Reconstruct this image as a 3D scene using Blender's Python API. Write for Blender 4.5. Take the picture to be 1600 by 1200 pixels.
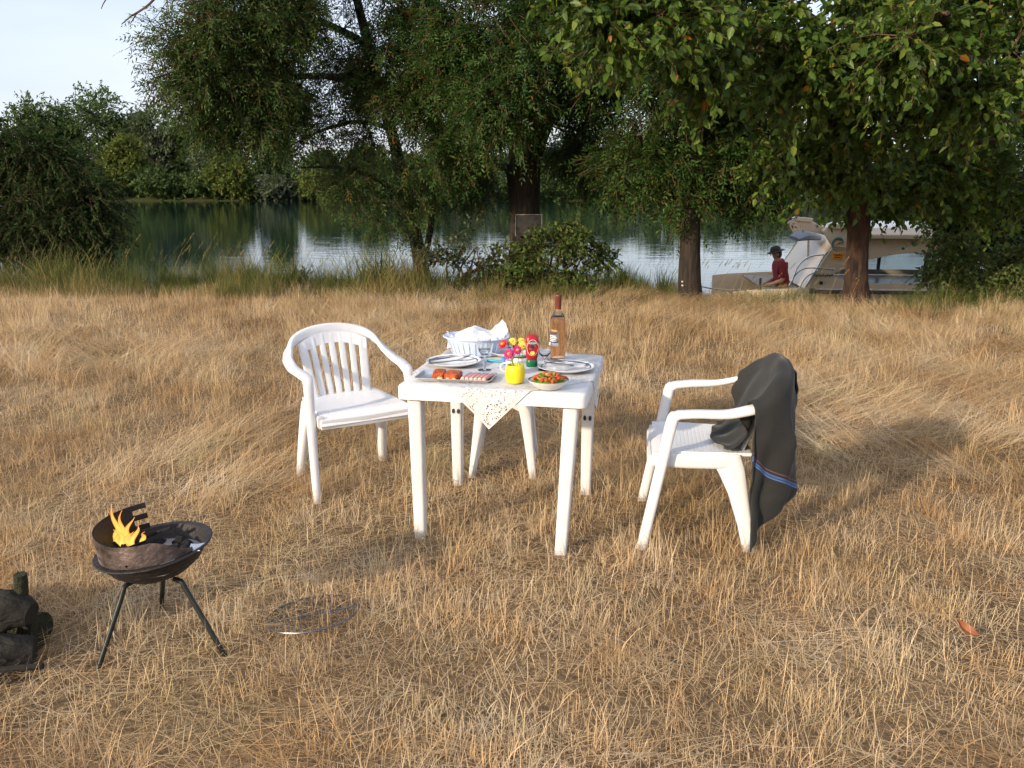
import bpy, bmesh, math, random
import numpy as np
from mathutils import Vector, Matrix, noise as mnoise

for o in list(bpy.data.objects):
    bpy.data.objects.remove(o)
SC = bpy.context.scene
COL = SC.collection
random.seed(7)

# ---------------------------------------------------------------- camera
CAM_H, PITCH, FPX = 1.554, 0.24, 1300.0
cam_d = bpy.data.cameras.new('camera')
cam_d.sensor_width = 36.0
cam_d.lens = 36.0 * FPX / 1600.0
cam_d.clip_start = 0.05
cam_d.clip_end = 6000
cam = bpy.data.objects.new('camera', cam_d)
COL.objects.link(cam)
cam.location = (0, 0, CAM_H)
cam.rotation_euler = (math.pi / 2 - PITCH, 0, 0)
SC.camera = cam

# ---------------------------------------------------------------- light
SUN_EL, SUN_AZ = math.radians(18.5), math.atan2(-0.74, -0.67)     # azimuth clockwise from +Y
world = bpy.data.worlds.new('World')
SC.world = world
world.use_nodes = True
wn, wl = world.node_tree.nodes, world.node_tree.links
bg = wn['Background']
sky = wn.new('ShaderNodeTexSky')
sky.sky_type = 'NISHITA'
sky.sun_disc = False
sky.sun_elevation = SUN_EL
sky.sun_rotation = SUN_AZ
sky.air_density = 1.0
sky.dust_density = 1.6
sky.ozone_density = 1.2
# thin high cloud veil over the whole sky
tc = wn.new('ShaderNodeTexCoord')
mp = wn.new('ShaderNodeMapping')
mp.inputs['Scale'].default_value = (1.0, 1.0, 4.0)
cn = wn.new('ShaderNodeTexNoise')
cn.inputs['Scale'].default_value = 2.2
cn.inputs['Detail'].default_value = 6
cr = wn.new('ShaderNodeMapRange')
cr.inputs['From Min'].default_value = 0.3
cr.inputs['From Max'].default_value = 0.7
cr.inputs['To Min'].default_value = 0.38
cr.inputs['To Max'].default_value = 0.80
mixs = wn.new('ShaderNodeMix')
mixs.data_type = 'RGBA'
mixs.inputs['B'].default_value = (5.3, 5.6, 6.6, 1)
wl.new(tc.outputs['Generated'], mp.inputs['Vector'])
wl.new(mp.outputs['Vector'], cn.inputs['Vector'])
wl.new(cn.outputs['Fac'], cr.inputs['Value'])
wl.new(cr.outputs['Result'], mixs.inputs['Factor'])
wl.new(sky.outputs['Color'], mixs.inputs['A'])
wl.new(mixs.outputs['Result'], bg.inputs['Color'])
bg.inputs['Strength'].default_value = 0.15

sun_d = bpy.data.lights.new('sun', 'SUN')
sun_d.energy = 3.8
sun_d.angle = math.radians(1.5)
sun_d.color = (1.0, 0.83, 0.62)
sun = bpy.data.objects.new('sun', sun_d)
COL.objects.link(sun)
to_sun = Vector((math.sin(SUN_AZ) * math.cos(SUN_EL), math.cos(SUN_AZ) * math.cos(SUN_EL), math.sin(SUN_EL)))
sun.rotation_euler = to_sun.to_track_quat('Z', 'Y').to_euler()

SC.view_settings.view_transform = 'Standard'
SC.view_settings.look = 'None'
SC.view_settings.gamma = 1
SC.view_settings.use_curve_mapping = False
SC.view_settings.exposure = 0.43
SC.cycles.max_bounces = 10
SC.cycles.use_adaptive_sampling = True
SC.cycles.adaptive_threshold = 0.04
SC.cycles.diffuse_bounces = 2
SC.cycles.glossy_bounces = 2
SC.cycles.transmission_bounces = 10
SC.cycles.transparent_max_bounces = 12
SC.cycles.caustics_reflective = False
SC.cycles.caustics_refractive = False

# ---------------------------------------------------------------- pixel helpers (photo is 1600x1200)
_c, _s = math.cos(PITCH), math.sin(PITCH)
def ray(px, py):
    v = (600 - py) / FPX
    return Vector(((px - 800) / FPX, _c + _s * v, -_s + _c * v))
def G(px, py, z=0.0):
    r = ray(px, py); t = (z - CAM_H) / r.z
    return Vector((0, 0, CAM_H)) + r * t
def P(px, py, y):
    r = ray(px, py)
    return Vector((0, 0, CAM_H)) + r * (y / r.y)

# ---------------------------------------------------------------- materials
MATS = {}
def nmat(name):
    m = bpy.data.materials.new(name); m.use_nodes = True
    nt = m.node_tree
    return m, nt.nodes, nt.links, nt.nodes['Principled BSDF']
def pm(name, col, rough=0.5, var=0.12, scale=8.0, bump=0.0, bscale=None, metal=0.0, trans=0.0, ior=1.45, alpha=1.0, spec=None, sss=0.0, col2=None, sheen=0.0, stretch=(1, 1, 1)):
    """Principled with noise between two tones of the base colour, and noise bump."""
    if name in MATS: return MATS[name]
    m, n, l, b = nmat(name)
    c2 = col2 or tuple(max(0, x * (1 - var * 2)) for x in col)
    t = n.new('ShaderNodeTexCoord')
    mpn = n.new('ShaderNodeMapping'); mpn.inputs['Scale'].default_value = stretch
    l.new(t.outputs['Object'], mpn.inputs['Vector'])
    nz = n.new('ShaderNodeTexNoise'); nz.inputs['Scale'].default_value = scale; nz.inputs['Detail'].default_value = 5
    l.new(mpn.outputs['Vector'], nz.inputs['Vector'])
    r = n.new('ShaderNodeValToRGB')
    r.color_ramp.elements[0].position = 0.3; r.color_ramp.elements[0].color = (*c2, 1)
    r.color_ramp.elements[1].position = 0.7; r.color_ramp.elements[1].color = (*col, 1)
    l.new(nz.outputs['Fac'], r.inputs['Fac']); l.new(r.outputs['Color'], b.inputs['Base Color'])
    b.inputs['Roughness'].default_value = rough
    b.inputs['Metallic'].default_value = metal
    b.inputs['Transmission Weight'].default_value = trans
    b.inputs['IOR'].default_value = ior
    b.inputs['Alpha'].default_value = alpha
    if spec is not None: b.inputs['Specular IOR Level'].default_value = spec
    if sss:
        b.inputs['Subsurface Weight'].default_value = sss
        b.inputs['Subsurface Radius'].default_value = (0.02, 0.01, 0.006)
    if sheen: b.inputs['Sheen Weight'].default_value = sheen
    if bump:
        nb = n.new('ShaderNodeTexNoise'); nb.inputs['Scale'].default_value = bscale or scale * 4; nb.inputs['Detail'].default_value = 6
        l.new(mpn.outputs['Vector'], nb.inputs['Vector'])
        bn = n.new('ShaderNodeBump'); bn.inputs['Strength'].default_value = bump; bn.inputs['Distance'].default_value = 0.03
        l.new(nb.outputs['Fac'], bn.inputs['Height']); l.new(bn.outputs['Normal'], b.inputs['Normal'])
    MATS[name] = m
    return m

def leaf_mat(name, cols, transl=0.35, rough=0.5, spec=0.2):
    """Leaf: colour picked per leaf from the 'rnd' attribute, part of the light passes through."""
    m, n, l, b = nmat(name)
    at = n.new('ShaderNodeAttribute'); at.attribute_name = 'rnd'
    r = n.new('ShaderNodeValToRGB')
    el = r.color_ramp.elements
    while len(el) < len(cols): el.new(0.5)
    for i, (p, c) in enumerate(cols):
        el[i].position = p; el[i].color = (*c, 1)
    l.new(at.outputs['Fac'], r.inputs['Fac'])
    l.new(r.outputs['Color'], b.inputs['Base Color'])
    b.inputs['Roughness'].default_value = rough
    b.inputs['Specular IOR Level'].default_value = spec
    tr = n.new('ShaderNodeBsdfTranslucent')
    hs = n.new('ShaderNodeHueSaturation'); hs.inputs['Value'].default_value = 1.5; hs.inputs['Hue'].default_value = 0.485
    l.new(r.outputs['Color'], hs.inputs['Color']); l.new(hs.outputs['Color'], tr.inputs['Color'])
    mx = n.new('ShaderNodeMixShader'); mx.inputs['Fac'].default_value = transl
    l.new(b.outputs['BSDF'], mx.inputs[1]); l.new(tr.outputs['BSDF'], mx.inputs[2])
    l.new(mx.outputs['Shader'], n['Material Output'].inputs['Surface'])
    MATS[name] = m
    return m

def straw_mat(name, cols, patch, transl=0.25, hue=1.0):
    """Grass blades: per blade 'rnd', per tuft random and large patches of the field."""
    m, n, l, b = nmat(name)
    at = n.new('ShaderNodeAttribute'); at.attribute_name = 'rnd'
    oi = n.new('ShaderNodeObjectInfo')
    geo = n.new('ShaderNodeNewGeometry')
    nz = n.new('ShaderNodeTexNoise'); nz.inputs['Scale'].default_value = 0.9; nz.inputs['Detail'].default_value = 4
    l.new(geo.outputs['Position'], nz.inputs['Vector'])
    a1 = n.new('ShaderNodeMath'); a1.operation = 'MULTIPLY_ADD'; a1.inputs[1].default_value = 0.45
    l.new(at.outputs['Fac'], a1.inputs[0])
    a0 = n.new('ShaderNodeMath'); a0.operation = 'MULTIPLY'; a0.inputs[1].default_value = 0.25
    l.new(oi.outputs['Random'], a0.inputs[0]); l.new(a0.outputs[0], a1.inputs[2])
    a2 = n.new('ShaderNodeMath'); a2.operation = 'MULTIPLY_ADD'; a2.inputs[1].default_value = patch; a2.use_clamp = True
    l.new(nz.outputs['Fac'], a2.inputs[0])
    a3 = n.new('ShaderNodeMath'); a3.operation = 'SUBTRACT'; a3.inputs[1].default_value = patch * 0.5 - 0.15
    l.new(a1.outputs[0], a3.inputs[0]); l.new(a3.outputs[0], a2.inputs[2])
    r = n.new('ShaderNodeValToRGB'); el = r.color_ramp.elements
    while len(el) < len(cols): el.new(0.5)
    for i, (p, c) in enumerate(cols):
        el[i].position = p; el[i].color = (*c, 1)
    l.new(a2.outputs[0], r.inputs['Fac'])
    col = r.outputs['Color']
    for sc_, off_, lo, hi, amt, tint in ((4.5, 11.0, .46, .70, .45, (1.0, .72, .44)), (1.6, 37.0, .54, .74, .30, (.74, .84, .52)), (3.6, 71.0, .46, .70, .40, (.90, .95, 1.08))):
        ad = n.new('ShaderNodeVectorMath'); ad.operation = 'ADD'; ad.inputs[1].default_value = (off_, off_, 0); l.new(geo.outputs['Position'], ad.inputs[0])
        q = n.new('ShaderNodeTexNoise'); q.inputs['Scale'].default_value = sc_; q.inputs['Detail'].default_value = 3; l.new(ad.outputs['Vector'], q.inputs['Vector'])
        jt = n.new('ShaderNodeMath'); jt.operation = 'MULTIPLY_ADD'; jt.inputs[1].default_value = .16; l.new(at.outputs['Fac'], jt.inputs[0]); l.new(q.outputs['Fac'], jt.inputs[2])
        rg_ = n.new('ShaderNodeMapRange'); rg_.inputs['From Min'].default_value = lo + .08; rg_.inputs['From Max'].default_value = hi + .08; rg_.inputs['To Max'].default_value = amt * hue; l.new(jt.outputs[0], rg_.inputs['Value'])
        mxr = n.new('ShaderNodeMix'); mxr.data_type = 'RGBA'; mxr.blend_type = 'MULTIPLY'; mxr.inputs['B'].default_value = (*tint, 1)
        l.new(rg_.outputs['Result'], mxr.inputs['Factor']); l.new(col, mxr.inputs['A']); col = mxr.outputs['Result']
    n.remove(b); b = n.new('ShaderNodeBsdfDiffuse'); l.new(col, b.inputs['Color'])
    tr = n.new('ShaderNodeBsdfTranslucent'); l.new(col, tr.inputs['Color'])
    mx = n.new('ShaderNodeMixShader'); mx.inputs['Fac'].default_value = transl
    l.new(b.outputs['BSDF'], mx.inputs[1]); l.new(tr.outputs['BSDF'], mx.inputs[2])
    l.new(mx.outputs['Shader'], n['Material Output'].inputs['Surface'])
    MATS[name] = m
    return m

# ---------------------------------------------------------------- object helpers
def tag(o, label=None, cat=None, group=None, kind=None):
    if label: o['label'] = label
    if cat: o['category'] = cat
    if group: o['group'] = group
    if kind: o['kind'] = kind
    return o
def empty(name, loc=(0, 0, 0), rz=0.0, label=None, cat=None, group=None, rot=None):
    o = bpy.data.objects.new(name, None)
    o.empty_display_size = 0.1
    COL.objects.link(o)
    o.location = loc
    o.rotation_euler = rot if rot else (0, 0, rz)
    return tag(o, label, cat, group)
def link(name, me, parent=None, loc=None):
    o = bpy.data.objects.new(name, me)
    COL.objects.link(o)
    if parent is not None: o.parent = parent
    if loc is not None: o.location = loc
    return o
def copy_tree(o, parent=None):
    c = o.copy(); COL.objects.link(c); c.parent = parent
    for ch in list(o.children): copy_tree(ch, c)
    return c

def fast_mesh(name, verts, quads=None, tris=None, rnd=None, smooth=False):
    me = bpy.data.meshes.new(name)
    verts = np.asarray(verts, np.float32)
    me.vertices.add(len(verts)); me.vertices.foreach_set('co', verts.ravel())
    loops, starts, tot = [], [], 0
    if quads is not None and len(quads):
        q = np.asarray(quads, np.int32); loops.append(q.ravel()); starts.append(np.arange(len(q)) * 4); tot = q.size
    if tris is not None and len(tris):
        t = np.asarray(tris, np.int32); loops.append(t.ravel()); starts.append(tot + np.arange(len(t)) * 3)
    loops = np.concatenate(loops).astype(np.int32); starts = np.concatenate(starts).astype(np.int32)
    me.loops.add(len(loops)); me.loops.foreach_set('vertex_index', loops)
    me.polygons.add(len(starts)); me.polygons.foreach_set('loop_start', starts)
    if smooth: me.polygons.foreach_set('use_smooth', np.ones(len(starts), bool))
    if rnd is not None:
        a = me.attributes.new('rnd', 'FLOAT', 'POINT'); a.data.foreach_set('value', np.asarray(rnd, np.float32))
    me.update(calc_edges=True)
    me.validate()
    return me

class MB:
    def __init__(s): s.v, s.f, s.sm = [], [], []
    def add(s, verts, faces, smooth=True):
        k = len(s.v); s.v += [tuple(v) for v in verts]
        s.f += [tuple(i + k for i in f) for f in faces]; s.sm += [smooth] * len(faces)
        return s
    def box(s, c, size, rz=0.0, smooth=False, M=None):
        hx, hy, hz = size[0] / 2, size[1] / 2, size[2] / 2
        vs = [Vector((x * hx, y * hy, z * hz)) for z in (-1, 1) for y in (-1, 1) for x in (-1, 1)]
        R = M if M is not None else Matrix.Rotation(rz, 3, 'Z')
        return s.add([R @ v + Vector(c) for v in vs], [(0, 2, 3, 1), (4, 5, 7, 6), (0, 1, 5, 4), (2, 6, 7, 3), (0, 4, 6, 2), (1, 3, 7, 5)], smooth)
    def rings(s, rings, cap=True, closed=False, smooth=True):
        n = len(rings[0]); vs = [v for r in rings for v in r]; fs = []
        m = len(rings)
        for i in range(m if closed else m - 1):
            for j in range(n):
                a, b_ = i * n + j, i * n + (j + 1) % n
                c, d = ((i + 1) % m) * n + (j + 1) % n, ((i + 1) % m) * n + j
                fs.append((a, b_, c, d))
        if cap and not closed:
            fs.append(tuple(range(n - 1, -1, -1))); fs.append(tuple((m - 1) * n + j for j in range(n)))
        return s.add(vs, fs, smooth)
    def sweep(s, pts, wh, side=(1, 0, 0), n=12, p=3.0, closed=False, smooth=True, cap=True):
        """superellipse section w x h swept along pts; side: vector or list of vectors for the w direction"""
        pts = [Vector(q) for q in pts]; rs = []
        m = len(pts)
        for i, q in enumerate(pts):
            if closed: t = pts[(i + 1) % m] - pts[i - 1]
            else: t = pts[min(i + 1, m - 1)] - pts[max(i - 1, 0)]
            t.normalize()
            sd = Vector(side[i]) if isinstance(side, list) else Vector(side)
            sd = sd - t * sd.dot(t)
            if sd.length < 1e-5: sd = t.orthogonal()
            sd.normalize(); up = t.cross(sd)
            w, h = wh[i] if isinstance(wh, list) else wh
            rg = []
            for j in range(n):
                a = 2 * math.pi * (j + 0.5) / n
                ca, sa = math.cos(a), math.sin(a)
                rg.append(q + sd * (w / 2 * math.copysign(abs(ca) ** (2 / p), ca)) + up * (h / 2 * math.copysign(abs(sa) ** (2 / p), sa)))
            rs.append(rg)
        return s.rings(rs, cap=cap, closed=closed, smooth=smooth)
    def tube(s, pts, rad, n=8, cap=True, closed=False, smooth=True):
        pts = [Vector(q) for q in pts]
        m = len(pts); rs = []
        prev = None
        for i, q in enumerate(pts):
            if closed: t = pts[(i + 1) % m] - pts[i - 1]
            else: t = pts[min(i + 1, m - 1)] - pts[max(i - 1, 0)]
            if t.length < 1e-9: t = Vector((0, 0, 1))
            t.normalize()
            if prev is None: sd = t.orthogonal()
            else:
                sd = prev - t * prev.dot(t)
                if sd.length < 1e-6: sd = t.orthogonal()
            sd.normalize(); prev = sd; up = t.cross(sd)
            r = rad[i] if isinstance(rad, (list, tuple)) else rad
            rs.append([q + (sd * math.cos(2 * math.pi * j / n) + up * math.sin(2 * math.pi * j / n)) * r for j in range(n)])
        return s.rings(rs, cap=cap, closed=closed, smooth=smooth)
    def lathe(s, prof, n=28, c=(0, 0, 0), cap=True, sx=1.0, sy=1.0, smooth=True):
        rs = [[Vector((c[0] + r * sx * math.cos(2 * math.pi * j / n), c[1] + r * sy * math.sin(2 * math.pi * j / n), c[2] + z)) for j in range(n)] for r, z in prof]
        return s.rings(rs, cap=cap, smooth=smooth)
    def sheet(s, grid, th=0.0, smooth=True, skip=None, closed=False):
        """grid[i][j] of Vectors; th thickness"""
        m, n = len(grid), len(grid[0])
        P0 = [[Vector(v) for v in r] for r in grid]
        if not th:
            vs = [v for r in P0 for v in r]
            fs = [(i * n + j, i * n + j + 1, (i + 1) * n + j + 1, (i + 1) * n + j) for i in range(m - 1) for j in range(n - 1) if not (skip and skip(i, j))]
            return s.add(vs, fs, smooth)
        N = [[None] * n for _ in range(m)]
        for i in range(m):
            for j in range(n):
                a = P0[min(i + 1, m - 1)][j] - P0[max(i - 1, 0)][j]; b_ = P0[i][min(j + 1, n - 1)] - P0[i][max(j - 1, 0)]
                q = a.cross(b_); N[i][j] = q.normalized() if q.length > 1e-12 else Vector((0, 0, 1))
        vs = [P0[i][j] + N[i][j] * th / 2 for i in range(m) for j in range(n)] + [P0[i][j] - N[i][j] * th / 2 for i in range(m) for j in range(n)]
        K = m * n
        ok = lambda i, j: 0 <= i < m - 1 and 0 <= j < n - 1 and not (skip and skip(i, j))
        fs = []
        for i in range(m - 1):
            for j in range(n - 1):
                if not ok(i, j): continue
                a, b_, c, d = i * n + j, i * n + j + 1, (i + 1) * n + j + 1, (i + 1) * n + j
                fs.append((a, d, c, b_)); fs.append((K + a, K + b_, K + c, K + d))
                if not ok(i - 1, j): fs.append((a, b_, K + b_, K + a))
                if not ok(i + 1, j): fs.append((c, d, K + d, K + c))
                if not ok(i, j - 1): fs.append((d, a, K + a, K + d))
                if not ok(i, j + 1): fs.append((b_, c, K + c, K + b_))
        return s.add(vs, fs, smooth)
    def prism(s, poly, d0, d1, axis='y', smooth=False):
        """poly of (u,w) extruded along axis y: points (u, d, w)"""
        f = (lambda u, w, d: (u, d, w)) if axis == 'y' else ((lambda u, w, d: (u, w, d)) if axis == 'z' else (lambda u, w, d: (d, u, w)))
        n = len(poly)
        vs = [f(u, w, d0) for u, w in poly] + [f(u, w, d1) for u, w in poly]
        return s.add(vs, [tuple(range(n - 1, -1, -1)), tuple(range(n, 2 * n))] + [(i, (i + 1) % n, n + (i + 1) % n, n + i) for i in range(n)], smooth)
    def ball(s, c, r, n=10, m=7, sx=1, sy=1, sz=1, jit=0.0, rng=None):
        rs = []
        for i in range(m + 1):
            a = math.pi * i / m
            rg = []
            for j in range(n):
                b_ = 2 * math.pi * j / n
                k = 1 + (rng.uniform(-jit, jit) if rng and 0 < i < m else 0)
                rg.append(Vector((c[0] + r * sx * k * max(math.sin(a), 1e-3) * math.cos(b_), c[1] + r * sy * k * max(math.sin(a), 1e-3) * math.sin(b_), c[2] - r * sz * k * math.cos(a))))
            rs.append(rg)
        return s.rings(rs)
    def build(s, name, mat=None, parent=None, loc=None, bevel=0.0, subd=0, autos=True):
        me = bpy.data.meshes.new(name)
        me.from_pydata(s.v, [], s.f)
        me.polygons.foreach_set('use_smooth', s.sm)
        me.update()
        bm = bmesh.new(); bm.from_mesh(me); bmesh.ops.recalc_face_normals(bm, faces=bm.faces); bm.to_mesh(me); bm.free()
        if autos and any(s.sm): me.set_sharp_from_angle(angle=math.radians(42))
        if mat: me.materials.append(MATS[mat] if isinstance(mat, str) else mat)
        o = link(name, me, parent, loc)
        if bevel:
            b = o.modifiers.new('bevel', 'BEVEL'); b.width = bevel; b.segments = 2; b.limit_method = 'ANGLE'; b.angle_limit = math.radians(40)
        if subd:
            q = o.modifiers.new('subd', 'SUBSURF'); q.levels = subd; q.render_levels = subd
        return o

def catmull(pts, k=6):
    pts = [Vector(p) for p in pts]
    out = []
    for i in range(len(pts) - 1):
        p0, p1, p2, p3 = pts[max(i - 1, 0)], pts[i], pts[i + 1], pts[min(i + 2, len(pts) - 1)]
        for j in range(k):
            t = j / k
            out.append(0.5 * ((2 * p1) + (p2 - p0) * t + (2 * p0 - 5 * p1 + 4 * p2 - p3) * t * t + (-p0 + 3 * p1 - 3 * p2 + p3) * t ** 3))
    out.append(pts[-1])
    return out
def lerp(a, b, t): return a + (b - a) * t
def sstep(x, a, b):
    t = min(1, max(0, (x - a) / (b - a))); return t * t * (3 - 2 * t)

# ---------------------------------------------------------------- material list
pm('plastic', (0.75, 0.755, 0.765), 0.38, var=0.05, scale=9, bump=0.06, bscale=160, sss=0.0)
pm('plastic_dirty', (0.745, 0.742, 0.735), 0.42, var=0.07, scale=10, bump=0.08, bscale=130)
pm('hole', (0.04, 0.04, 0.045), 0.8)
pm('bark', (0.052, 0.034, 0.022), 0.9, scale=20, col2=(0.010, 0.010, 0.008), bump=1.0, bscale=26, stretch=(1, 1, 0.22))
pm('bark_red', (0.080, 0.036, 0.018), 0.9, scale=20, col2=(0.010, 0.009, 0.007), bump=1.0, bscale=24, stretch=(1, 1, 0.22))
pm('twig', (0.13, 0.075, 0.04), 0.9, scale=6, col2=(0.06, 0.035, 0.02))
pm('far_bark', (0.09, 0.08, 0.065), 0.9, scale=3)
pm('porcelain', (0.80, 0.80, 0.79), 0.18, var=0.01)
pm('porcelain_blue', (0.03, 0.055, 0.16), 0.25)
pm('basin', (0.56, 0.66, 0.82), 0.3, var=0.02)
pm('paper', (0.84, 0.84, 0.84), 0.8, var=0.03, scale=20, bump=0.2, bscale=60)
pm('steel', (0.62, 0.62, 0.63), 0.22, metal=1.0, var=0.06)
pm('grate_steel', (0.22, 0.22, 0.23), 0.4, metal=1.0, var=0.2, scale=30)
pm('tray_metal', (0.82, 0.84, 0.88), 0.38, metal=1.0, var=0.05)
pm('steel_dark', (0.25, 0.26, 0.28), 0.3, metal=1.0)
pm('yellow', (0.86, 0.66, 0.02), 0.35, var=0.03, scale=30, bump=0.1, bscale=200)
pm('marinade', (0.62, 0.13, 0.02), 0.3, scale=60, col2=(0.35, 0.05, 0.012), bump=0.6, bscale=90)
pm('fat', (0.75, 0.52, 0.30), 0.35, scale=40)
pm('sausage', (0.62, 0.25, 0.22), 0.3, scale=70, col2=(0.72, 0.45, 0.40), bump=0.15, bscale=150)
pm('red_plastic', (0.42, 0.012, 0.02), 0.3, var=0.06)
pm('green_plastic', (0.005, 0.14, 0.06), 0.32, var=0.05)
pm('white_print', (0.85, 0.85, 0.83), 0.5, var=0.02)
pm('dark_print', (0.05, 0.03, 0.04), 0.5)
pm('tan_print', (0.55, 0.38, 0.10), 0.5)
pm('capsule', (0.16, 0.045, 0.025), 0.35, var=0.1)
pm('turquoise', (0.0, 0.42, 0.55), 0.35)
pm('blue_item', (0.10, 0.27, 0.72), 0.4)
pm('petal_pink', (0.62, 0.02, 0.22), 0.5, var=0.1, scale=60)
pm('petal_red', (0.55, 0.015, 0.03), 0.5, var=0.1, scale=60)
pm('petal_yellow', (0.85, 0.68, 0.10), 0.5, var=0.06, scale=60)
pm('petal_eye', (0.75, 0.42, 0.05), 0.6)
pm('stem_green', (0.35, 0.45, 0.12), 0.5)
pm('stem_pale', (0.72, 0.74, 0.62), 0.5)
pm('tomato', (0.56, 0.035, 0.012), 0.22, scale=50, col2=(0.62, 0.14, 0.03))
pm('carrot', (0.75, 0.20, 0.03), 0.35, scale=50)
pm('cucumber', (0.30, 0.46, 0.10), 0.3, scale=50, col2=(0.12, 0.28, 0.03))
pm('lettuce', (0.12, 0.28, 0.03), 0.4, scale=50, bump=0.3)
pm('soot', (0.010, 0.010, 0.010), 0.6, scale=14, col2=(0.028, 0.022, 0.02), bump=0.3, bscale=60)
pm('burnt_steel', (0.24, 0.18, 0.16), 0.5, scale=11, col2=(0.035, 0.028, 0.024), bump=0.3, bscale=60, metal=0.35)
pm('leg_steel', (0.035, 0.038, 0.034), 0.45, metal=0.6, scale=20)
pm('char', (0.015, 0.014, 0.014), 0.95, bump=1.0, bscale=40)
pm('ash', (0.32, 0.30, 0.28), 0.95)
pm('foil', (0.78, 0.79, 0.82), 0.25, metal=1.0)
pm('log_bark', (0.032, 0.028, 0.020), 0.95, scale=22, col2=(0.012, 0.010, 0.008), bump=1.0, bscale=26, stretch=(0.4, 1, 1))
pm('moss', (0.032, 0.034, 0.014), 0.95, scale=30, bump=0.8, bscale=90)
pm('cut_wood', (0.42, 0.27, 0.12), 0.8)
pm('dead_leaf', (0.30, 0.10, 0.035), 0.6, scale=40)
pm('gelcoat', (0.56, 0.45, 0.32), 0.25, var=0.02)
pm('gelcoat_grey', (0.40, 0.38, 0.36), 0.4)
pm('deck_line', (0.03, 0.035, 0.04), 0.4)
pm('boat_dark', (0.02, 0.022, 0.025), 0.35)
pm('boat_inside', (0.22, 0.17, 0.12), 0.6)
pm('logo_green', (0.06, 0.20, 0.18), 0.4)
pm('logo_red', (0.45, 0.10, 0.03), 0.4)
pm('orange_sign', (0.80, 0.30, 0.02), 0.45)
pm('rail_steel', (0.7, 0.7, 0.68), 0.25, metal=1.0)
pm('canvas_grey', (0.17, 0.20, 0.23), 0.8)
pm('skin', (0.42, 0.22, 0.14), 0.5, var=0.05)
pm('shirt_red', (0.24, 0.022, 0.028), 0.85, bump=0.3, bscale=25)
pm('trousers', (0.46, 0.41, 0.35), 0.85, bump=0.3, bscale=25)
pm('hat', (0.03, 0.026, 0.024), 0.8)
pm('hair', (0.05, 0.035, 0.025), 0.7)
pm('rope', (0.62, 0.60, 0.52), 0.8)
pm('sign_dark', (0.035, 0.03, 0.028), 0.6)
pm('seed', (0.42, 0.30, 0.14), 0.8)

# glass kinds
def glass_mat(name, col, rough=0.0, ior=1.45):
    m, n, l, b = nmat(name)
    b.inputs['Base Color'].default_value = (*col, 1)
    b.inputs['Roughness'].default_value = rough
    b.inputs['Transmission Weight'].default_value = 1.0
    b.inputs['IOR'].default_value = ior
    MATS[name] = m
glass_mat('glass', (0.97, 0.98, 0.98))
glass_mat('rose_wine', (0.99, 0.70, 0.52), 0.0, 1.36)
glass_mat('bottle_glass', (0.96, 0.90, 0.82))
glass_mat('water_in_glass', (0.85, 0.93, 0.95), 0.0, 1.33)
m, n, l, b = nmat('pane')
b.inputs['Base Color'].default_value = (0.03, 0.04, 0.045, 1); b.inputs['Roughness'].default_value = 0.02
tb = n.new('ShaderNodeBsdfTransparent'); tb.inputs['Color'].default_value = (0.80, 0.86, 0.88, 1)
mx = n.new('ShaderNodeMixShader'); mx.inputs['Fac'].default_value = 0.72
l.new(b.outputs['BSDF'], mx.inputs[1]); l.new(tb.outputs['BSDF'], mx.inputs[2]); l.new(mx.outputs['Shader'], n['Material Output'].inputs['Surface'])
MATS['pane'] = m

# dark cloth with striped band ('band' attribute: distance across the stripes)
m, n, l, b = nmat('dark_cloth')
at = n.new('ShaderNodeAttribute'); at.attribute_name = 'band'
r = n.new('ShaderNodeValToRGB'); r.color_ramp.interpolation = 'CONSTANT'
base = (0.015, 0.015, 0.013)
stops = [(0.0, base), (0.40, (0.12, 0.05, 0.055)), (0.425, base), (0.47, (0.05, 0.10, 0.26)), (0.51, (0.02, 0.03, 0.07)), (0.53, (0.06, 0.13, 0.33)), (0.56, base)]
el = r.color_ramp.elements
while len(el) < len(stops): el.new(0.5)
for i, (p_, c_) in enumerate(stops): el[i].position = p_; el[i].color = (*c_, 1)
l.new(at.outputs['Fac'], r.inputs['Fac'])
tcn = n.new('ShaderNodeTexCoord')
nz = n.new('ShaderNodeTexNoise'); nz.inputs['Scale'].default_value = 9; nz.inputs['Detail'].default_value = 8
l.new(tcn.outputs['Object'], nz.inputs['Vector'])
mr = n.new('ShaderNodeMapRange'); mr.inputs['To Min'].default_value = 0.7; mr.inputs['To Max'].default_value = 1.25
l.new(nz.outputs['Fac'], mr.inputs['Value'])
mxc = n.new('ShaderNodeVectorMath'); mxc.operation = 'SCALE'
l.new(r.outputs['Color'], mxc.inputs[0]); l.new(mr.outputs['Result'], mxc.inputs['Scale'])
l.new(mxc.outputs['Vector'], b.inputs['Base Color'])
b.inputs['Roughness'].default_value = 0.85; b.inputs['Sheen Weight'].default_value = 0.12; b.inputs['Sheen Roughness'].default_value = 0.4
wv = n.new('ShaderNodeTexNoise'); wv.inputs['Scale'].default_value = 420
l.new(tcn.outputs['Object'], wv.inputs['Vector'])
bn = n.new('ShaderNodeBump'); bn.inputs['Strength'].default_value = 0.25; bn.inputs['Distance'].default_value = 0.004
l.new(wv.outputs['Fac'], bn.inputs['Height']); l.new(bn.outputs['Normal'], b.inputs['Normal'])
MATS['dark_cloth'] = m

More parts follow.
